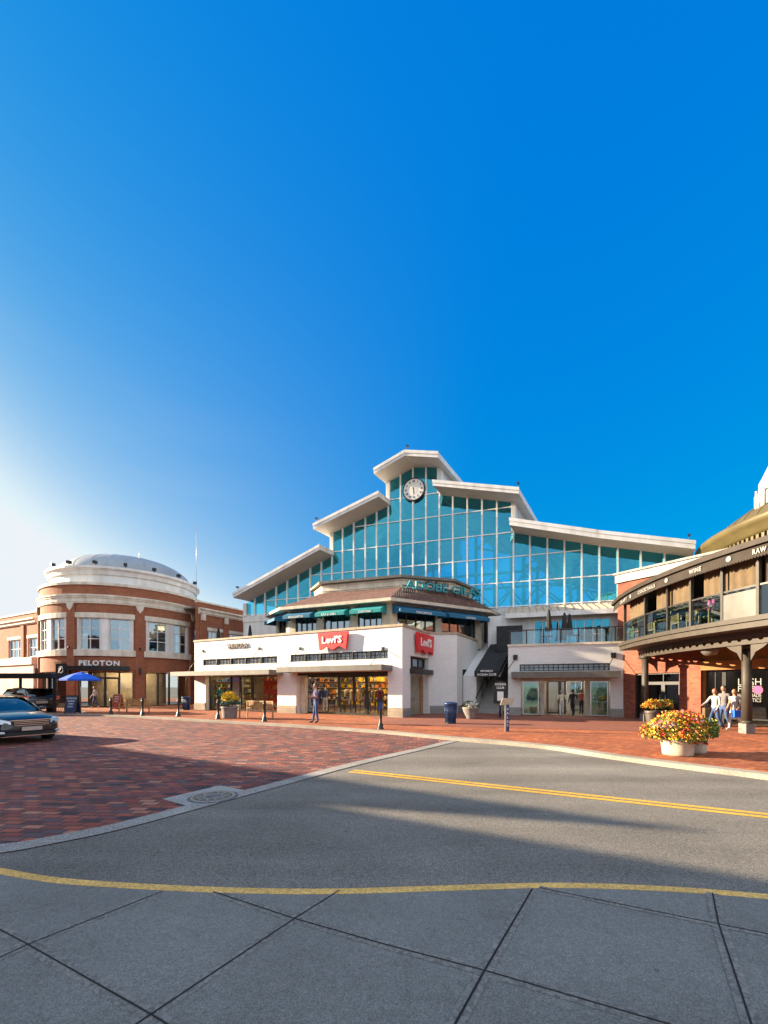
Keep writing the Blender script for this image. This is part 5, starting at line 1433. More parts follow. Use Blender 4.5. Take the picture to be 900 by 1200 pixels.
    for p in me.polygons:
        c = p.center; best = (9, 0)
        for a_, b_, c_ in segs:
            ab = b_-a_; tt = max(0, min(1, (c-a_).dot(ab)/ab.length_squared)); dd = (c-a_-ab*tt).length
            if dd < best[0]: best = (dd, c_)
        m.face([vs_[i] for i in p.vertices], None, best[1], True, False)
    bpy.data.meshes.remove(me)
    hc = Vector(J['hd'])+Vector((0,-.002*h,.018*h))
    m.ell(hc, (.043*h,.053*h,.066*h), 14, 10, 0)
    m.ell(hc+Vector((0,-.053*h,-.008*h)), (.008*h,.013*h,.014*h), 6, 5, 0)
    for s in (-1, 1):
        m.ell(hc+Vector((s*.044*h,.004*h,-.004*h)), (.006*h,.011*h,.017*h), 6, 5, 0); m.ell(hc+Vector((s*.017*h,-.048*h,.006*h)), (.007*h,.005*h,.005*h), 6, 4, 4)
    m.ell(hc+Vector((0,-.047*h,-.033*h)), (.014*h,.006*h,.004*h), 6, 4, 5)
    m.build('body', [M['skin'], M[top], M[low], M[shoe], M['shoe'], M['redc']], t, world=False)
    hm = MB()
    hm.ell(hc+Vector((0,.009*h,.012*h)), (.048*h,.053*h,.063*h), 14, 10)
    if long: hm.ell(hc+Vector((0,.04*h,-.04*h)), (.042*h,.024*h,.075*h), 10, 8)
    hm.build('hair', M[hair], t, world=False)
    if hat:
        cm = MB(); cm.ell(hc+Vector((0,0,.032*h)), (.05*h,.056*h,.042*h), 14, 8); cm.ell(hc+Vector((0,-.06*h,.02*h)), (.04*h,.045*h,.006*h), 10, 5); cm.build('cap', M['navyc'], t, world=False)
    # shirt hem and collar so the clothing has edges of its own
    return t
def g0(px, py): 
    p = gp(px, py, WK); return (p[0], p[1], WK)
man = person(g0(370.5,847.5), R(-62), 'man in purple shirt and jeans standing on the kerbside bricks looking down at his phone', 1.84, 'purple', 'jean', 'shoe', 'hair', pose='contra',
    armL=((-.15,-.02,.65),(-.07,-.15,.66)), armR=((.145,-.01,.64),(.06,-.16,.665)))
k = MB(); k.box(-.035, .035, -.31, -.30, 1.20, 1.33); ph = k.build('phone', M['black'], None); 
ph['label'] = 'dark phone held in the hands of the man in the purple shirt'; ph['category'] = 'phone'; ph.location = man.location; ph.rotation_euler = man.rotation_euler; ph.rotation_euler[2] = man.rotation_euler[2]
person(g0(111,829.5), R(-70), 'person in white shirt and dark shorts walking past the round building entrance', 1.72, 'shirtw', 'navyc', 'shoew', 'hairl', pose='walk')
pA_ = person(g0(838,855.5), R(-80), 'woman in white blouse and jeans walking left with a tan paper bag by the arcade', 1.6, 'shirtw', 'jean', 'shoe', 'hairl', 'long', 'walk', long=True, woman=True,
    armL=((-.15,-.08,.66),(-.14,-.2,.6)))
person(g0(848.5,854.0), R(-80), 'man in grey shirt and jeans walking between two women in white by the arcade', 1.72, 'greyc', 'jean', 'shoe', 'hair', 'short', 'walk2')
pC_ = person(g0(861,855.5), R(-75), 'woman in white top and white trousers carrying a blue bag beside the column', 1.58, 'shirtw', 'whitep', 'shoew', 'hairl', 'short', 'walk', long=True, woman=True)
person(g0(658.3,839.8), R(172), 'elderly man in pale patterned shirt and cream trousers entering the mall doors', 1.5, 'cream2', 'whitep', 'shoew', 'hairg', pose='contra')
pE_ = person(g0(671.5,838.8), R(185), 'person in dark clothes with a grey shoulder bag entering the mall doors', 1.52, 'blackc', 'blackc', 'shoe', 'hair', 'long', 'walk2')
person(g0(681.5,836.5), R(190), 'person in dark red jacket behind the black clothed person in the mall doorway', 1.5, 'redc', 'blackc', 'shoe', 'hairl', 'long', 'stand', woman=True)
def bag(px, py, z, mt, label, wd=.3, ht=.32, name='shopping_bag'):
    p = gp(px, py, WK); t = thing(name, (p[0], p[1], z), label, 'bag')
    m = MB(); m.prism([(-wd/2,-.07),(wd/2,-.07),(wd/2,.07),(-wd/2,.07)], 0, ht); m.build('bag_body', M[mt], t, world=False)
    m = MB(); 
    for yy in (-.05, .05): m.tube((-wd*.3,yy,ht),(-wd*.15,yy,ht+.14),.008,n=4); m.tube((-wd*.15,yy,ht+.14),(wd*.15,yy,ht+.14),.008,n=4); m.tube((wd*.3,yy,ht),(wd*.15,yy,ht+.14),.008,n=4)
    m.build('handle', M['dark'], t, world=False)
bag(829,855, .62, 'curtain', 'tan paper shopping bag held out by the woman in jeans')
bag(863.5,856.8, .62, 'blue', 'bright blue shopping bag carried by the woman in white trousers', .28, .26)
bag(675.5,839.6, .78, 'potg', 'grey bag on the shoulder of the person in black at the mall doors', .22, .32, 'shoulder_bag')

# ------------------------------------------------------------------ seated diners and their chairs on the balcony
def chair_proto():
    t = thing('armchair', (0,0,0), 'x', 'chair', 'wooden armchairs on the dining balcony')
    m = MB(); m.box(-.27,.27,-.25,.25,.40,.45); m.build('seat', M['slat'], t, world=False)
    m = MB(); m.box(-.27,.27,.22,.27,.86,.95)
    for i in range(5): m.box(-.23+.1*i,-.19+.1*i,.23,.26,.45,.86)
    m.build('backrest', M['slat'], t, world=False)
    for s in (-1,1):
        m = MB(); m.box(s*.27-.03,s*.27+.03,-.27,.25,.62,.66); m.build('armrest', M['slat'], t, world=False)
        for yy, zt_ in ((-.24,.62),(.24,.95)):
            m = MB(); m.box(s*.27-.025,s*.27+.025,yy-.025,yy+.025,0,zt_); m.build('leg', M['slat'], t, world=False)
    return t
ch0 = chair_proto()
def bal(px, w_): 
    u = uA(px, w_); return fA(u, w_, 3.98)
seats = [(742,-.9,'green','greyc',150),(767,-.9,'green','jean',100),(790,-.9,'shirtw','blackc',-100),(799,-.85,'cream2','navyc',80),(818,-.9,'teald','greyc',90),(833,-.85,'pink','blackc',-95)]
cl_ = ['green shirted diner seated at the far end of the balcony behind the glass','diner in lime green top seated with back to the railing on the balcony','diner in white shirt seated facing left on the balcony','diner in cream shirt seated beside the pale post on the balcony','diner in dark teal top seated left of the pink shirted diner','diner in bright pink shirt seated on the balcony at the frosted panel']
wh = ['at the far left end of the balcony','under the lime green topped diner','under the white shirted diner','under the cream shirted diner','under the teal topped diner','under the pink shirted diner']
for i, (px, w_, tp, lw__, rz_) in enumerate(seats):
    p = bal(px, w_)
    lab = 'wooden armchair ' + wh[i]
    if i == 0: ch0.location = p; ch0.rotation_euler = (0,0,R(rz_)); ch0['label'] = lab
    else: dup(ch0, p, R(rz_), lab)
    person(p, R(rz_), cl_[i], 1.7, tp, lw__, 'shoe', ('hair','hairl','hairg')[i % 3], 'short', 'sit')
def table(p, label):
    t = thing('dining_table', p, label, 'table', 'round dining tables on the balcony')
    MB().lathe(0,0,[(0,.72),(.4,.72),(.4,.75),(0,.75)],20).build('table_top', M['slat'], t, world=False)
    m = MB(); m.tube((0,0,.02),(0,0,.72),.035); m.lathe(0,0,[(0,.03),(.25,.02),(.25,0)],16); m.build('pedestal', M['black'], t, world=False); return t
t0 = table(bal(779,-.95), 'round table between the lime topped and white shirted diners'); dup(t0, bal(826,-1.0), 0, 'round table between the teal topped and pink shirted diners'); dup(t0, bal(808,-1.3), 0, 'round table behind the pale balcony post'); dup(t0, bal(752,-1.2), 0, 'round table at the far left end of the balcony')

# ------------------------------------------------------------------ street furniture
def bollard(p, label):
    t = thing('bollard', p, label, 'bollard', 'black bollards along the kerb')
    m = MB(); m.lathe(0,0,[(0,1.02),(.05,1.0),(.075,.95),(.06,.9),(.06,.88),(.085,.86),(.085,.82),(.06,.8),(.055,.25),(.1,.2),(.1,.06),(.13,.04),(.13,0)],18); m.build('post', M['black'], t, world=False)
    return t
bl = [(130,837.3,'left of the brown framed sandwich board'),(167,838.5,'at the right end of the slatted bench near the round building'),(209,839.5,'beside the blue bin near the round building'),(255.5,842.5,'at the left of the yellow flower pot'),(310,845.5,'in front of the bench by the white store')]
b0 = bollard(g0(bl[0][0], bl[0][1]), 'black bollard standing '+bl[0][2])
for px, py, s_ in bl[1:]: dup(b0, g0(px, py), 0, 'black bollard '+s_)
b5 = dup(b0, g0(446,854.5), 0, 'black bollard with a blue top plate in front of the white store corner')
m = MB(); m.box(-.09,.09,-.1,-.08,.78,1.06); m.build('blue_plate', M['navy'], b5, world=False)
def bench(p, rz_, label):
    t = thing('bench', p, label, 'bench', 'teak slatted benches', rz_)
    m = MB()
    for i in range(5): m.box(-.95,.95,-.25+.1*i,-.17+.1*i,.42,.45)
    m.build('seat', M['slat'], t, world=False)
    m = MB(); m.box(-.95,.95,.24,.28,.86,.92); m.box(-.95,.95,.24,.28,.5,.55)
    for i in range(19): m.box(-.9+.097*i,-.84+.097*i,.25,.27,.55,.86)
    m.build('backrest', M['slat'], t, world=False)
    for s in (-1,1):
        m = MB(); m.box(s*.94-.03,s*.94+.03,-.3,.26,.62,.66); m.build('armrest', M['slat'], t, world=False)
        for yy, zt_ in ((-.26,.62),(.26,.92)): m = MB(); m.box(s*.94-.03,s*.94+.03,yy-.03,yy+.03,0,zt_); m.build('leg', M['slat'], t, world=False)
    return t
bn = bench(g0(157,836.5), R(-20), 'slatted teak bench on the bricks before the round building'); dup(bn, g0(300,842), R(-30), 'slatted teak bench beside the yellow flower pot by the white store')
def aboard(p, rz_, label, mt, lines, fm):
    t = thing('sandwich_board', p, label, 'sandwich board', None, rz_)
    for s in (-1, 1):
        m = MB(); V = lambda x, z, o_: (x, s*(.25*(1-z/1.1)+o_), z)
        m.raw([V(-.3,.05,0),V(.3,.05,0),V(.3,1.1,0),V(-.3,1.1,0),V(-.3,.05,.03),V(.3,.05,.03),V(.3,1.1,.03),V(-.3,1.1,.03)], [(0,1,2,3),(4,5,6,7),(0,1,5,4),(1,2,6,5),(2,3,7,6),(3,0,4,7)])
        o = m.build('board', M[mt], t, world=False)
        m = MB()
        for x0, x1, z0, z1_ in ((-.33,-.28,.0,1.13),(.28,.33,.0,1.13),(-.28,.28,1.07,1.13),(-.28,.28,.12,.17)):
            m.raw([V(x0,z0,-.01),V(x1,z0,-.01),V(x1,z1_,-.01),V(x0,z1_,-.01),V(x0,z0,.04),V(x1,z0,.04),V(x1,z1_,.04),V(x0,z1_,.04)], [(0,1,2,3),(4,5,6,7),(0,1,5,4),(1,2,6,5),(2,3,7,6),(3,0,4,7)])
        m.build('frame', M[fm], o, world=False)
        if s == -1:
            for i, tx_ in enumerate(lines):
                z = .9-.17*i; k = MB(lambda u, w_, zz: (u, -(.25*(1-zz/1.1))-.045-w_, zz)); k.text(tx_, 0, z, .13, 0, .004, 'CENTER', sx=.9); k.build('lettering', M['letter'], o, world=False)
    return t
aboard(g0(85,836), R(5), 'dark blue chalk sandwich board beneath the blue umbrella', 'navy', ['OUTDOOR','DINING','OPEN','DAILY'], 'dark')
aboard(g0(138,831.5), R(-5), 'brown framed sandwich board between a bollard and the bench', 'redc', ['ENJOY','TODAY','MENU'], 'wood')
def bin_(p, label, s=1.0, name='litter_bin'):
    t = thing(name, p, label, 'litter bin', 'blue litter bins')
    m = MB(); m.lathe(0,0,[(.22*s,.04),(.27*s,.85*s),(.28*s,.88*s)],24)
    o = m.build('bin_body', M['navy'], t, world=False)
    m = MB()
    for i in range(28):
        a_ = 2*math.pi*i/28; m.tube((.225*s*math.cos(a_),.225*s*math.sin(a_),.06),(.28*s*math.cos(a_),.28*s*math.sin(a_),.86*s),.012,n=4)
    m.build('slats', M['navy'], t, world=False)
    MB().lathe(0,0,[(.23*s,0),(.25*s,0),(.25*s,.05),(.23*s,.05)],24).build('base', M['black'], t, world=False)
    MB().lathe(0,0,[(.3*s,.86*s),(.31*s,.9*s),(.3*s,.93*s),(.17*s,.97*s),(.14*s,.94*s)],24).build('lid', M['navy'], t, world=False)
    return t
bi = bin_(g0(528,847.8), 'blue litter bin in front of the shaded white store wall', 1.0); dup(bi, g0(218,832), 0, 'blue litter bin beside the round building'); dup(bi, g0(925,903), 0, 'blue litter bin at the right edge near the kerb')

def foliage(m, c, r, n, size, mis, dome=.0, rnd=random):
    for _ in range(n):
        th = rnd.uniform(0, 2*math.pi); z = rnd.uniform(-.25 if not dome else dome, 1); rr = math.sqrt(max(0, 1-z*z))
        k = rnd.uniform(.7, 1.05)*(1+.14*math.sin(3*th+c[0])*math.cos(4*z))
        p = Vector((c[0]+r[0]*rr*math.cos(th)*k, c[1]+r[1]*rr*math.sin(th)*k, c[2]+r[2]*z*k))
        a = Vector((rnd.gauss(0,1), rnd.gauss(0,1), rnd.gauss(0,.7)+.3)).normalized(); b = a.orthogonal().normalized(); cc_ = a.cross(b)
        s = size*rnd.uniform(.6, 1.4)
        m.face([tuple(p-b*s), tuple(p-cc_*s*.6), tuple(p+b*s), tuple(p+cc_*s*.6)], None, (mis[int(abs(math.sin(round(p.x/.13)*12.9+round(p.y/.13)*78.2+round(p.z/.13)*37.7)*4375.5)) % len(mis)] if rnd.random() < .62 else rnd.choice(mis)), False, False)
def flowerpot(name, p, label, pots, clumps, potmat, lip=True, group=None):
    t = thing(name, p, label, 'planter', group)
    for (ox, oy, rb, rt, h_) in pots:
        MB().lathe(ox, oy, [(0,0),(rb,0),(rb*1.02,.04),(rt*.96,h_*.75),(rt*.97,h_*.8),(rt*1.04,h_*.86),(rt*1.05,h_),(rt*.95,h_),(rt*.9,h_-.06)], 30).build('pot', M[potmat], t, world=False)
        MB().lathe(ox, oy, [(0,h_-.05),(rt*.92,h_-.06)], 20).build('soil', M['soil'], t, world=False)
    for (c, r, n, size, mats_, w_) in clumps:
        m = MB(); foliage(m, c, r, n, size, w_); m.build('foliage' if mats_[0].startswith('leaf') else 'blossoms', [M[x] for x in mats_], t, world=False, weld=False)
    return t
# big planter on the brick walk, right
fb = gp(794,884.5,WK)
flowerpot('flower_planter', (fb[0],fb[1],WK), 'large pale stone planter with orange yellow and red flowers by the road kerb',
    [(0,0,.31,.36,.42)],
    [((.0,0,.5),(.64,.56,.5),3600,.03,['leaf','leafd','leafy'],[0,1,2]),
     ((-.05,-.03,.54),(.68,.58,.5),3000,.026,['fy','fo','leafy','fr'],[0,0,0,1,1,2,3]),
     ((.18,.0,.86),(.4,.4,.2),600,.03,['fr','fp','fo'],[0,0,1,2]), ((-.35,-.1,.72),(.3,.3,.15),260,.024,['fp','fw'],[0,1]),
     ((.2,-.33,.36),(.25,.2,.18),330,.03,['fr','leafd'],[0,0,1])], 'pot')
fb2 = gp(817,882.5,WK)
flowerpot('flower_planter', (fb2[0]+.02,fb2[1]+.12,WK), 'smaller pale stone planter with green and yellow flowers touching the large planter',
    [(0,0,.24,.28,.42)], [((.1,0,.5),(.44,.42,.36),2600,.028,['leaf','leafd','leafy'],[0,0,1,2]), ((.1,-.03,.54),(.44,.4,.34),900,.024,['fy','leafy','leaf'],[0,0,1,2])], 'pot')
for px, s_, n_ in ((764,'left','fo'),(778,'right','fy')):
    fp_ = gp(px, 849.5, WK)
    flowerpot('flower_planter', (fp_[0],fp_[1],WK), 'dark pot of orange flowers before the brick wall, %s one of the pair' % s_,
        [(0,0,.2,.27,.62)], [((0,0,.8),(.38,.34,.3),900,.035,['leaf','fo','fy','leafd'],[0,1,1,2,3] if s_=='left' else [0,1,2,0,3])], 'letterb')
# yellow flowers by the white store
fy_ = g0(269,841.5)
flowerpot('flower_planter', fy_, 'round stone planter with yellow and blue green foliage beside the store bench',
    [(0,0,.36,.42,.62)], [((0,0,.78),(.5,.48,.28),1500,.04,['leafb','leafd'],[0,0,1]), ((0,0,1.0),(.42,.4,.36),1100,.055,['fy','leafy','fy'],[0,0,1,2])], 'potg')
fg_ = g0(551.5,842.5)
flowerpot('flower_planter', fg_, 'grey round bowl of white flowers at the foot of the stairs',
    [(0,0,.2,.42,.62)], [((0,0,.68),(.44,.42,.24),900,.04,['leaf','leafd','fw'],[0,1,2])], 'potg')
# menu sign post
ms = g0(586,840.5)
t = thing('menu_stand', ms, 'black menu stand with lit notice and white lettering at the stair foot', 'sign')
m = MB(); m.tube((0,0,0),(0,0,.8),.05,n=8); m.lathe(0,0,[(0,.03),(.2,.02),(.2,0)],16); m.build('post', M['black'], t, world=False)
m = MB(); m.box(-.36,.36,-.05,.05,.75,1.75); m.build('board', M['black'], t, world=False)
m = MB(); m.box(-.17,.17,-.065,-.052,.9,1.4); m.build('notice', M['letter'], t, world=False)
m = MB()
for i in range(14):
    a0, a1 = math.pi*i/14, math.pi*(i+1)/14
    for yy in (-.05, .05): m.face([(0,yy,1.75),(.33*math.cos(a0),yy,1.75+.22*math.sin(a0)),(.33*math.cos(a1),yy,1.75+.22*math.sin(a1))])
    m.face([(.33*math.cos(a0),-.05,1.75+.22*math.sin(a0)),(.33*math.cos(a1),-.05,1.75+.22*math.sin(a1)),(.33*math.cos(a1),.05,1.75+.22*math.sin(a1)),(.33*math.cos(a0),.05,1.75+.22*math.sin(a0))])
m.build('top_panel', M['black'], t, world=False)
FX = lambda u, w_, z: (u, -w_, z)
MB(FX).text('OCEAN', 0, 1.74, .17, .052, .01, 'CENTER', bold=.004).build('lettering', M['letter'], t, world=False)
MB(FX).text('CLUB', 0, 1.55, .17, .052, .01, 'CENTER', bold=.004).build('lettering', M['letter'], t, world=False)
# blue sign pole with a tilted board
sp = g0(594,857)
t = thing('parking_post', sp, 'short blue lettered post with a tilted tan panel on the brick walk', 'sign post')
m = MB(); m.box(-.07,.07,-.06,.06,0,1.0); m.build('post', M['navy'], t, world=False)
m = MB(); m.box(-.075,-.045,-.065,.065,0,1.0); m.build('edge_strip', M['steel'], t, world=False)
m = MB(lambda u, w_, z: (u, -w_, z)); 
for i, c_ in enumerate('VALET'): m.text(c_, .01, .78-.15*i, .13, .065, .004, 'CENTER')
m.build('lettering', M['letter'], t, world=False)
m = MB(); V = [(-.26,-.05,.98),(.18,-.05,.94),(.26,-.02,1.22),(-.16,-.02,1.24)]
m.raw(V+[(x, y+.04, z) for x, y, z in V], [(0,1,2,3),(4,5,6,7),(0,1,5,4),(1,2,6,5),(2,3,7,6),(3,0,4,7)]); m.build('tilted_panel', M['coping'], t, world=False)
# closed parasols on terraces
def closed(p, label, s=1.0):
    t = thing('closed_parasol', p, label, 'parasol', 'closed dark parasols on the roof terraces')
    m = MB(); m.tube((0,0,0),(0,0,2.35*s),.025,n=6); m.lathe(0,0,[(0,.05),(.25,.04),(.25,0)],12); m.build('pole', M['steel'], t, world=False)
    m = MB(); m.lathe(0,0,[(0,2.35*s),(.07,2.25*s),(.12,1.95*s),(.2,1.2*s),(.22,1.0*s),(.1,.95*s)],10,sm=False); m.build('canopy', M['awnblack'], t, world=False)
    return t
def ter(px, w_): p = fE(uE(px, w_), w_, 4.1); return p
c0_ = closed(ter(643,-1.2), 'large closed dark parasol on the glass railed roof terrace')
for px, w_, s_ in ((661.5,-2.8,'left one of two small closed parasols close together on the roof terrace'),(667.5,-3.4,'right one of two small closed parasols close together on the roof terrace')):
    dup(c0_, ter(px, w_), 0, s_)
for px, Y, s_ in ((256,31.5,'closed dark parasol above the left end of the white store parapet'),(293,33,'closed dark parasol on the store roof before the brick arches')):
    x, y = at(px, Y); dup(c0_, (x, y, zat(735 if px<270 else 732, Y)-2.35), 0, s_)
# terrace loungers/tables glimpsed through the railing
t1 = table(ter(640,-1.6), 'round table on the roof terrace under the large closed parasol'); t1['group'] = 'terrace tables'
for px, s_ in ((676,'round table at the middle of the glass railed roof terrace'),(700,'round table at the right end of the glass railed roof terrace')):
    d_ = dup(t1, ter(px,-1.6), 0, s_)
# blue cafe parasol
up = gp(91,835,WK)
t = thing('cafe_parasol', (up[0]+.2, up[1], WK), 'bright blue open parasol by the round building', 'parasol')
m = MB(); m.lathe(0,0,[(0,2.62),(.6,2.42),(1.12,2.15),(1.12,2.05)],8,sm=False); m.build('canopy', M['blue'], t, world=False)
m = MB(); m.tube((0,0,0),(0,0,2.6),.03,n=6); m.lathe(0,0,[(0,.06),(.28,.05),(.28,0)],14); m.build('pole', M['steel'], t, world=False)
# black flat roofed valet shelter at the far left
Ys = 27.5
sh = thing('shelter', (at(40,Ys)[0], Ys, WK), 'black flat roofed open shelter at the left edge beside the parked dark car', 'shelter')
xa, xb = at(-60,Ys)[0], at(80,Ys)[0]
m = MB(); m.box(xa, xb, Ys-1.4, Ys+1.6, 2.35, 2.5); m.box(xa-.04, xb+.04, Ys-1.45, Ys-1.4, 2.28, 2.62); m.box(xb, xb+.05, Ys-1.4, Ys+1.6, 2.28, 2.62); m.build('roof', M['black'], sh)
for px in (64, 59, 24, -20):
    x = at(px, Ys-1.2)[0]; yy = Ys-1.2 if px != 59 else Ys+1.3
    if px == 59: x = at(px, yy)[0]
    m = MB(); m.box(x-(.07 if px == 64 else .05), x+(.07 if px == 64 else .05), yy-.06, yy+.06, WK, 2.35); m.build('post', M['black'], sh)
x0, x1 = at(30, Ys+1.4)[0], at(79, Ys+1.4)[0]
rl = thing('iron_railing', ((x0+x1)/2, Ys+2, WK), 'thin black iron railing behind the shelter in front of cream wall', 'railing')
m = MB(); m.box(x0, x1, Ys+1.98, Ys+2.02, 1.0, 1.05); m.box(x0, x1, Ys+1.98, Ys+2.02, .25, .29)
for i in range(int((x1-x0)/.14)): m.box(x0+.14*i, x0+.14*i+.02, Ys+1.99, Ys+2.01, WK, 1.0)
m.build('balusters', M['black'], rl)

# ------------------------------------------------------------------ cars
M['carb'] = mat('car_paint_blue', (.004,.01,.016), .25, .3, var=.03, coat=1.0)
M['card'] = mat('car_paint_dark', (.02,.022,.03), .3, .4, var=.03, coat=1.0)
M['carglass'] = glassmat('car_glass', (.12,.15,.16), (.5,.56,.6), .25)
M['tyre'] = mat('tyre', (.015,.015,.015), .85)
M['chrome'] = mat('chrome', (.7,.7,.7), .12, 1, var=.02)
M['hl'] = mat('headlight_glass', (.6,.65,.68), .1, .3, var=.1, coat=1)
M['tl'] = mat('tail_light', (.55,.01,.01), .2, 0, var=.1, coat=1)
M['carin'] = mat('car_interior', (.02,.02,.02), .8)
def loft(m, rings, mi=0, caps=True):
    n = len(rings[0])
    for a, b in zip(rings, rings[1:]):
        for i in range(n):
            j = (i+1) % n; m.face([a[i], a[j], b[j], b[i]], None, mi, True)
    if caps: m.face(rings[0], None, mi, True); m.face(rings[-1][::-1], None, mi, True)
def car(loc, rz, label, suv=False, paint='carb'):
    t = thing('parked_car' if suv else 'car', loc, label, 'car', None, rz)
    if suv: ST = [(-2.3,.78,.45,1.05),(-2.2,.9,.35,1.12),(-1.5,.94,.28,1.12),(0,.95,.28,1.1),(1.0,.94,.28,1.08),(1.7,.9,.3,1.02),(2.1,.84,.32,.95),(2.3,.7,.4,.8)]; G = [(1.25,.8,.78,1.05,1.08),(.5,.84,.68,1.08,1.62),(-.6,.86,.7,1.1,1.7),(-1.9,.84,.7,1.1,1.62),(-2.25,.8,.74,1.1,1.15)]
    else: ST = [(-2.4,.68,.45,.92),(-2.28,.82,.32,1.0),(-1.7,.89,.24,1.03),(-.6,.91,.2,.99),(.6,.92,.2,.98),(1.1,.915,.2,.95),(1.6,.9,.2,.90),(2.0,.86,.2,.83),(2.22,.8,.22,.75),(2.36,.7,.26,.66),(2.42,.6,.32,.56)]; G = [(1.2,.74,.72,.93,.955),(.75,.77,.67,.95,1.19),(.3,.79,.62,.96,1.38),(-.3,.8,.61,.97,1.44),(-.95,.78,.6,.98,1.39),(-1.45,.75,.62,1.0,1.2),(-1.85,.7,.64,1.01,1.06)]
    m = MB(); rings = []
    for x, hw, zb, zt in ST:
        h_ = zt-zb
        half = [(hw*.80, zb), (hw*.97, zb+.08*h_), (hw, zb+.3*h_), (hw*1.0, zb+.55*h_), (hw*.965, zb+.78*h_), (hw*.9, zt-.03*h_), (hw*.7, zt+.02), (hw*.35, zt+.04)]
        ring = [(x, y, z) for y, z in half] + [(x, 0, zt+.045)] + [(x, -y, z) for y, z in half[::-1]] + [(x, 0, zb)]
        rings.append(ring)
    loft(m, rings); o = m.build('body', M[paint], t, world=False)
    sb = o.modifiers.new('s', 'SUBSURF'); sb.levels = 1; sb.render_levels = 1
    m = MB(); rings = []
    for x, hb, ht, zb, zt in G:
        rings.append([(x, hb, zb-.05), (x, (hb+ht)/2+.03, (zb+zt)/2), (x, ht, zt-.03), (x, ht*.6, zt), (x, 0, zt+.01), (x, -ht*.6, zt), (x, -ht, zt-.03), (x, -(hb+ht)/2-.03, (zb+zt)/2), (x, -hb, zb-.05)])
    loft(m, rings, caps=False); m.build('window_glass', M['carglass'], t, world=False)
    m = MB(); g_ = [g for g in G if g[4] > (1.5 if suv else 1.3)]
    rr = [[(x+(.12 if i == 0 else 0), ht+.015, zt-.05), (x, ht+.01, zt-.01), (x, ht*.6, zt+.02), (x, 0, zt+.03), (x, -ht*.6, zt+.02), (x, -ht-.01, zt-.01), (x+(.12 if i == 0 else 0), -ht-.015, zt-.05)] for i, (x, hb, ht, zb, zt) in enumerate(g_)]
    loft(m, rr, caps=False)
    for s in (-1, 1):
        for a, b in zip(G, G[1:]):
            if a[4] < g_[0][4] and a[0] > 0 or b[0] < g_[-1][0]: 
                m.tube((a[0], s*(a[2]+.01), a[4]-.02), (b[0], s*(b[2]+.01), b[4]-.02), .035, n=6)
        xm = -.35; m.tube((xm, s*.8, 1.0), (xm, s*.64, 1.4 if not suv else 1.62), .035, n=6)
    m.build('roof', M[paint], t, world=False)
    m = MB(); m.box(-1.5, .9, -.68, .68, .35, .75 if not suv else .9); 
    for xx in (.15, -.9): 
        for s in (-.38, .38): m.box(xx-.08, xx+.08, s-.22, s+.22, .7, 1.12)
    m.build('interior', M['carin'], t, world=False)
    rw_ = .36 if suv else .33
    for x in (1.45, -1.42):
        for s in (-1, 1):
            y1 = s*(.93 if suv else .905)
            m = MB(); fr_ = lambda u, w_, z: (x+u, y1-s*.2+s*w_, rw_+z)
            m.fr = fr_
            m.tube((0,0,0),(0,.2,0), rw_, n=28); wh_ = m.build('wheel', M['tyre'], t, world=False)
            m = MB(fr_); m.tube((0,.19,0),(0,.215,0), rw_*.66, rw_*.62, n=24); 
            m.build('rim', M['steel'], wh_, world=False)
            m = MB(lambda u, w_, z: (x+u, y1+s*w_-s*.001, rw_+z)); 
            for i in range(20):
                a0, a1 = math.pi*i/20-.12*0, math.pi*(i+1)/20
                ro_ = rw_*1.16
                m.face([(rw_*math.cos(a0)*1.0,.0,rw_*math.sin(a0)),(ro_*math.cos(a0),.01,ro_*math.sin(a0)),(ro_*math.cos(a1),.01,ro_*math.sin(a1)),(rw_*math.cos(a1),.0,rw_*math.sin(a1))])
            m.build('wheel_arch', M['tyre'], t, world=False)
    xf = ST[-1][0]
    if not suv:
        for s in (-1, 1):
            m = MB(); m.raw([(2.33,s*.52,.60),(2.2,s*.80,.64),(1.93,s*.885,.74),(1.95,s*.84,.80),(2.2,s*.7,.765),(2.36,s*.5,.69)], [(0,1,2,3,4,5)])
            bm_ = MB(); P = [(2.40,s*.5,.61),(2.27,s*.77,.63),(1.97,s*.905,.72),(1.93,s*.87,.79),(2.18,s*.76,.785),(2.36,s*.5,.70)]
            Q = [(x-.12, y*.9, z) for x, y, z in P]
            bm_.raw(P+Q, [(0,1,2,3,4,5),(6,7,8,9,10,11)]+[(i,(i+1)%6,(i+1)%6+6,i+6) for i in range(6)]); bm_.build('headlight', M['hl'], t, world=False)
            f_ = MB(); f_.ell((2.32,s*.66,.36),(.07,.13,.05),10,6); f_.build('fog_light', M['hl'], t, world=False)
            mr_ = MB(); mr_.ell((.8,s*.94,1.02),(.07,.1,.06),10,6); mr_.build('mirror', M[paint], t, world=False)
        m = MB(); m.raw([(2.425,-.44,.52),(2.425,.44,.52),(2.385,.5,.71),(2.385,-.5,.71),(2.3,-.44,.52),(2.3,.44,.52),(2.3,.5,.71),(2.3,-.5,.71)], [(0,1,2,3),(0,1,5,4),(1,2,6,5),(2,3,7,6),(3,0,4,7)]); gr__ = m.build('grille', M['black'], t, world=False)
        m = MB()
        for z in (.56,.615,.67): m.box(2.40,2.44,-.44,.44,z,z+.018)
        m.box(2.385,2.43,-.52,.52,.715,.735); m.build('grille_bar', M['chrome'], gr__, world=False)
        m = MB(); m.box(2.30,2.43,-.62,.62,.27,.36); m.build('lower_intake', M['black'], t, world=False)
        m = MB(); m.box(2.44,2.45,-.26,.26,.40,.52); m.build('number_plate', M['steel'], t, world=False)
        m = MB(); m.box(2.28,2.44,-.72,.72,.235,.262); m.build('bumper_trim', M['chrome'], t, world=False)
    else:
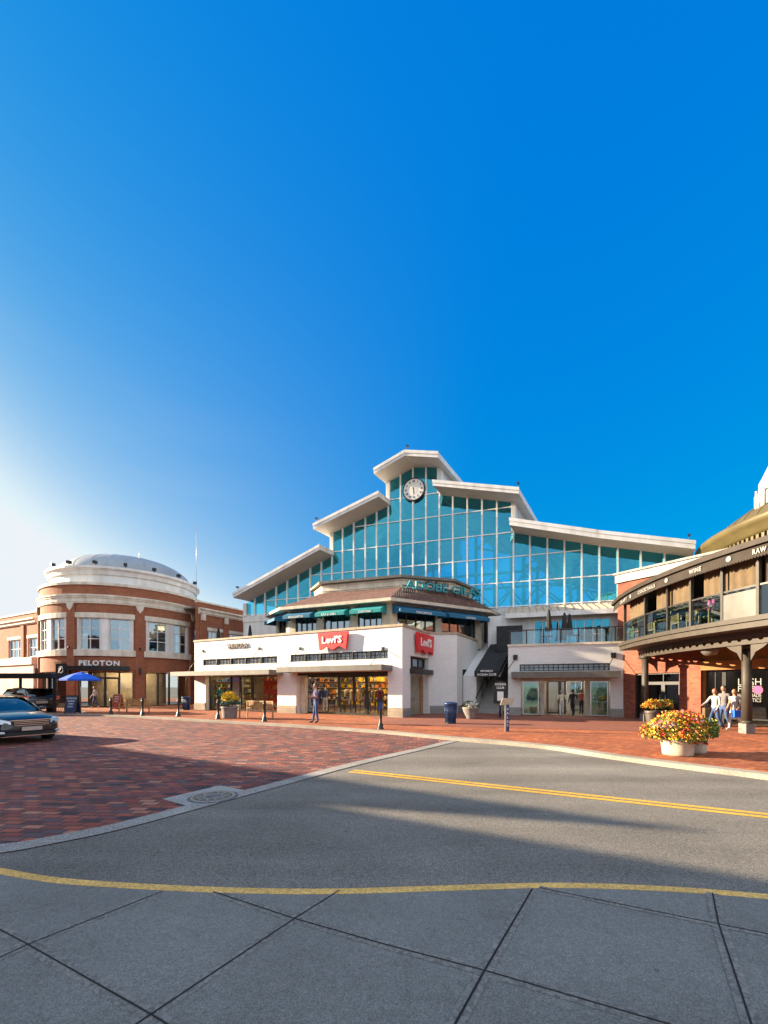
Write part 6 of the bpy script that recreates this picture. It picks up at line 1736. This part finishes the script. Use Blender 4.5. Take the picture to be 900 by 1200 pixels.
        for s in (-1, 1): m = MB(); m.box(-2.36,-2.0,s*.82-.13,s*.82+.13,.92,1.18); m.build('tail_light', M['tl'], t, world=False)
        m = MB(); m.box(-2.36,-2.3,-.3,.3,.7,.85); m.build('number_plate', M['steel'], t, world=False)
        m = MB(); m.box(-2.37,-2.2,-.75,.75,.42,.56); m.build('bumper', M['black'], t, world=False)
        m = MB(); m.box(-2.2,-1.7,-.66,.66,1.62,1.66); m.build('spoiler', M[paint], t, world=False)
fr_c = at(37, 12.75); hd_ = (.883,-.469)
car((fr_c[0]-hd_[0]*2.4, fr_c[1]-hd_[1]*2.4, .006), math.atan2(hd_[1], hd_[0]), 'dark blue sedan driving over the brick plaza at the left edge', False, 'carb')
rc_ = at(49, 26.0)
car((rc_[0]-.883*2.3, rc_[1]+.469*2.3, .006), math.atan2(.469,-.883), 'dark sport utility car with red tail light behind the sedan', True, 'card')

# ------------------------------------------------------------------ shop contents seen through the glass
def rack(p, rz_, label, cols):
    t = thing('clothing_rack', p, label, 'clothing rack', 'clothing racks inside the white store', rz_)
    m = MB(); m.tube((-.7,0,1.5),(.7,0,1.5),.02,n=6); m.tube((-.7,0,0),(-.7,0,1.5),.02,n=6); m.tube((.7,0,0),(.7,0,1.5),.02,n=6); m.tube((-.7,-.25,.03),(-.7,.25,.03),.02,n=6); m.tube((.7,-.25,.03),(.7,.25,.03),.02,n=6); m.build('frame', M['black'], t, world=False)
    for i in range(9):
        x = -.6+.15*i; g = MB()
        g.raw([(x-.05,-.25,.7),(x+.05,-.25,.7),(x+.05,.25,.7),(x-.05,.25,.7),(x-.03,-.2,1.35),(x+.03,-.2,1.35),(x+.03,.2,1.35),(x-.03,.2,1.35),(x-.01,-.03,1.48),(x+.01,-.03,1.48),(x+.01,.03,1.48),(x-.01,.03,1.48)],
              [(0,1,5,4),(1,2,6,5),(2,3,7,6),(3,0,4,7),(4,5,9,8),(5,6,10,9),(6,7,11,10),(7,4,8,11)]); g.build('garment', M[cols[i % len(cols)]], t, world=False)
    return t
def fl(px, w_): return fL(uL(px, w_), w_, WK+.02)
rack(fl(372,-2.4), R(-20), 'clothing rack of blue and white garments left of the store doors', ['jean','shirtw','navyc','jean'])
rack(fl(438,-2.2), R(-50), 'clothing rack of brown and yellow garments at the right store window', ['curtain','fy','redc','wood','shirtw'])
rack(fl(412,-3.8), R(-28), 'clothing rack of tan garments deep inside behind the doors', ['curtain','cream2','wood'])
def mannequin(p, rz_, label, top, low):
    t = thing('mannequin', p, label, 'mannequin', 'mannequins in the shop windows', rz_)
    J = dict(pel=(0,0,.9),ch=(0,0,1.3),nk=(0,0,1.48),hd=(0,0,1.6)); E=[('pel','ch'),('ch','nk'),('nk','hd')]; Rd=dict(pel=(.15,.1),ch=(.16,.1),nk=.05,hd=(.075,.09))
    for s, n in ((-1,'l'),(1,'r')):
        J.update({'s'+n:(s*.19,0,1.4),'e'+n:(s*.25,.02,1.12),'w'+n:(s*.24,-.06,.88),'h'+n:(s*.09,0,.85),'k'+n:(s*.1,-.01,.48),'a'+n:(s*.1,0,.08),'t'+n:(s*.11,-.13,.04)})
        Rd.update({'s'+n:.06,'e'+n:.04,'w'+n:.03,'h'+n:.09,'k'+n:.06,'a'+n:.045,'t'+n:.035})
        E += [('ch','s'+n),('s'+n,'e'+n),('e'+n,'w'+n),('pel','h'+n),('h'+n,'k'+n),('k'+n,'a'+n),('a'+n,'t'+n)]
    me = skin_mesh(J, E, Rd, 'pel'); m = MB(); vs_ = [tuple(v.co) for v in me.vertices]
    for p_ in me.polygons:
        z = p_.center.z; x = abs(p_.center.x); mi = 0 if z > 1.45 or (x > .2 and z < 1.0) else 1 if z > .95 else 2 if z > .12 else 3
        m.face([vs_[i] for i in p_.vertices], None, mi, True)
    m.build('figure', [M['letter'], M[top], M[low], M['shoe']], t, world=False)
mannequin(fl(381,-1.35), R(20), 'window mannequin in denim jacket and pale trousers left of the store doors', 'jean', 'whitep')
mannequin(fl(430,-1.3), R(25), 'window mannequin in tan coat and jeans right of the store doors', 'curtain', 'jean')
mannequin(fl(445,-1.5), R(25), 'window mannequin in red shirt at the far right of the store window', 'redc', 'jean')
mannequin(fl(257,-1.2), R(25), 'window mannequin in green jacket in the left shop window', 'teald', 'blackc')
def dtable(p, rz_, label, cols):
    t = thing('display_table', p, label, 'display table', 'display tables inside the shops', rz_)
    m = MB(); m.box(-.7,.7,-.4,.4,.78,.84); m.build('table_top', M['wood'], t, world=False)
    for x in (-.65,.65):
        for y in (-.35,.35): m = MB(); m.box(x-.03,x+.03,y-.03,y+.03,0,.78); m.build('leg', M['black'], t, world=False)
    for i in range(6):
        m = MB(); x = -.55+.22*i; m.box(x-.09,x+.09,-.2,.2,.84,.9+.05*(i%3)); m.build('folded_clothes', M[cols[i % len(cols)]], t, world=False)
dtable(fl(398,-2.4), R(-28), 'display table with folded blue clothes inside the store doors', ['jean','shirtw','navyc'])
dtable(fl(447,-3.6), R(-28), 'display table with folded red and yellow clothes at the right window', ['redc','fy','shirtw'])
dtable(fl(288,-2.0), R(-28), 'display table with leather goods inside the left shop door', ['wood','redc','curtain'])
def shelf(fr, u0, u1, w_, label, back, cols, n=5, z1=2.3):
    p = fr((u0+u1)/2, w_, WK); t = thing('shelf_unit', p, label, 'shelf', 'wall shelves inside the shops')
    MB(fr).box(u0, u1, w_-.35, w_-.3, WK+.02, z1).build('back_panel', M[back], t)
    for i in range(n):
        z = .4+(z1-.5)*i/(n-1)*.95
        MB(fr).box(u0, u1, w_-.3, w_, z, z+.04).build('shelf', M['wood'], t)
        m = MB(fr); u = u0+.05
        rr = random.Random(int(u0*100)+i)
        mi_ = 0
        while u < u1-.2:
            wd_ = rr.uniform(.1,.3); m.box(u, u+wd_, w_-.26, w_-.04, z+.045, z+.045+rr.uniform(.1,.3), mi=rr.randrange(len(cols))); u += wd_+rr.uniform(.03,.2)
        m.build('goods', [M[c] for c in cols], t)
shelf(fL, uL(352,-5.8), uL(392,-5.8), -5.9, 'back wall shelves of folded clothing left of the store doorway', 'wood', ['jean','shirtw','navyc','fy','redc'])
shelf(fL, uL(396,-5.8), uL(425,-5.8), -5.9, 'back wall shelves of coloured clothing seen through the glass doors', 'cream', ['curtain','shirtw','fy','jean'])
shelf(fL, uL(428,-5.2), uL(456,-5.2), -5.3, 'back wall shelves of yellow and red clothing at the right window', 'wood', ['fy','redc','fo','shirtw','curtain'])
shelf(fL, uL(244,-5), uL(280,-5), -5.1, 'back wall shelves of watches and bags in the left shop', 'wood', ['wood','shirtw','green','curtain'])
fQ = SF(fL(uL(333)+.1, -1.3, 0)[:2], (.4706,.882)); shelf(fQ, 0, 4.3, .36, 'long side wall shelves of blue and white clothing at the left of the store', 'wood', ['jean','shirtw','navyc','curtain','fo'])
fQ2 = SF(fL(u0L+.5, -1.2, 0)[:2], (.4706,.882)); shelf(fQ2, 0, 4.0, .36, 'side wall shelves with green and tan goods in the left shop', 'wood', ['green','curtain','teald','shirtw'])
M['redpanel'] = mat('red_panel', (.7,.07,.015), .6, var=.06)
shelf(fL, uL(306.5,-1), uL(323.5,-1), -.9, 'bright red orange display shelf in the left shop window', 'redpanel', ['redpanel','wood','fo'], 4, 2.35)
# poster with blue leaves in the store window
pp = fL(uL(353), -.6, WK); t = thing('window_poster', pp, 'white window poster with blue leaf pattern at the left of the store doors', 'poster')
MB(fL).box(uL(361,-.95), uL(370,-.95), -.96, -.94, WK+.1, 2.3).build('sheet', M['letter'], t)
m = MB(fL); rr = random.Random(3)
for i in range(26):
    u = rr.uniform(uL(361,-.95)+.15, uL(370,-.95)-.15); z = rr.uniform(.3,2.1); a = rr.uniform(.3,2.8); l_ = .17; dx, dz = math.cos(a)*l_, math.sin(a)*l_
    m.face([(u-dx,-.935,z-dz),(u-dz*.3,-.935,z+dx*.3),(u+dx,-.935,z+dz),(u+dz*.3,-.935,z-dx*.3)])
m.build('leaf_print', M['jean'], t)
# planters of greenery inside the mall entrance
for px, s_ in ((625,'left'),(704,'right')):
    p = fE(uE(px,-1.6), -1.6, WK+.02)
    flowerpot('potted_plant', p, 'leafy potted plant behind the %s green glass screen of the entrance' % s_, [(0,0,.16,.22,.4)], [((0,0,.95),(.35,.3,.6),500,.07,['leaf','leafd'],[0,1])], 'potg')
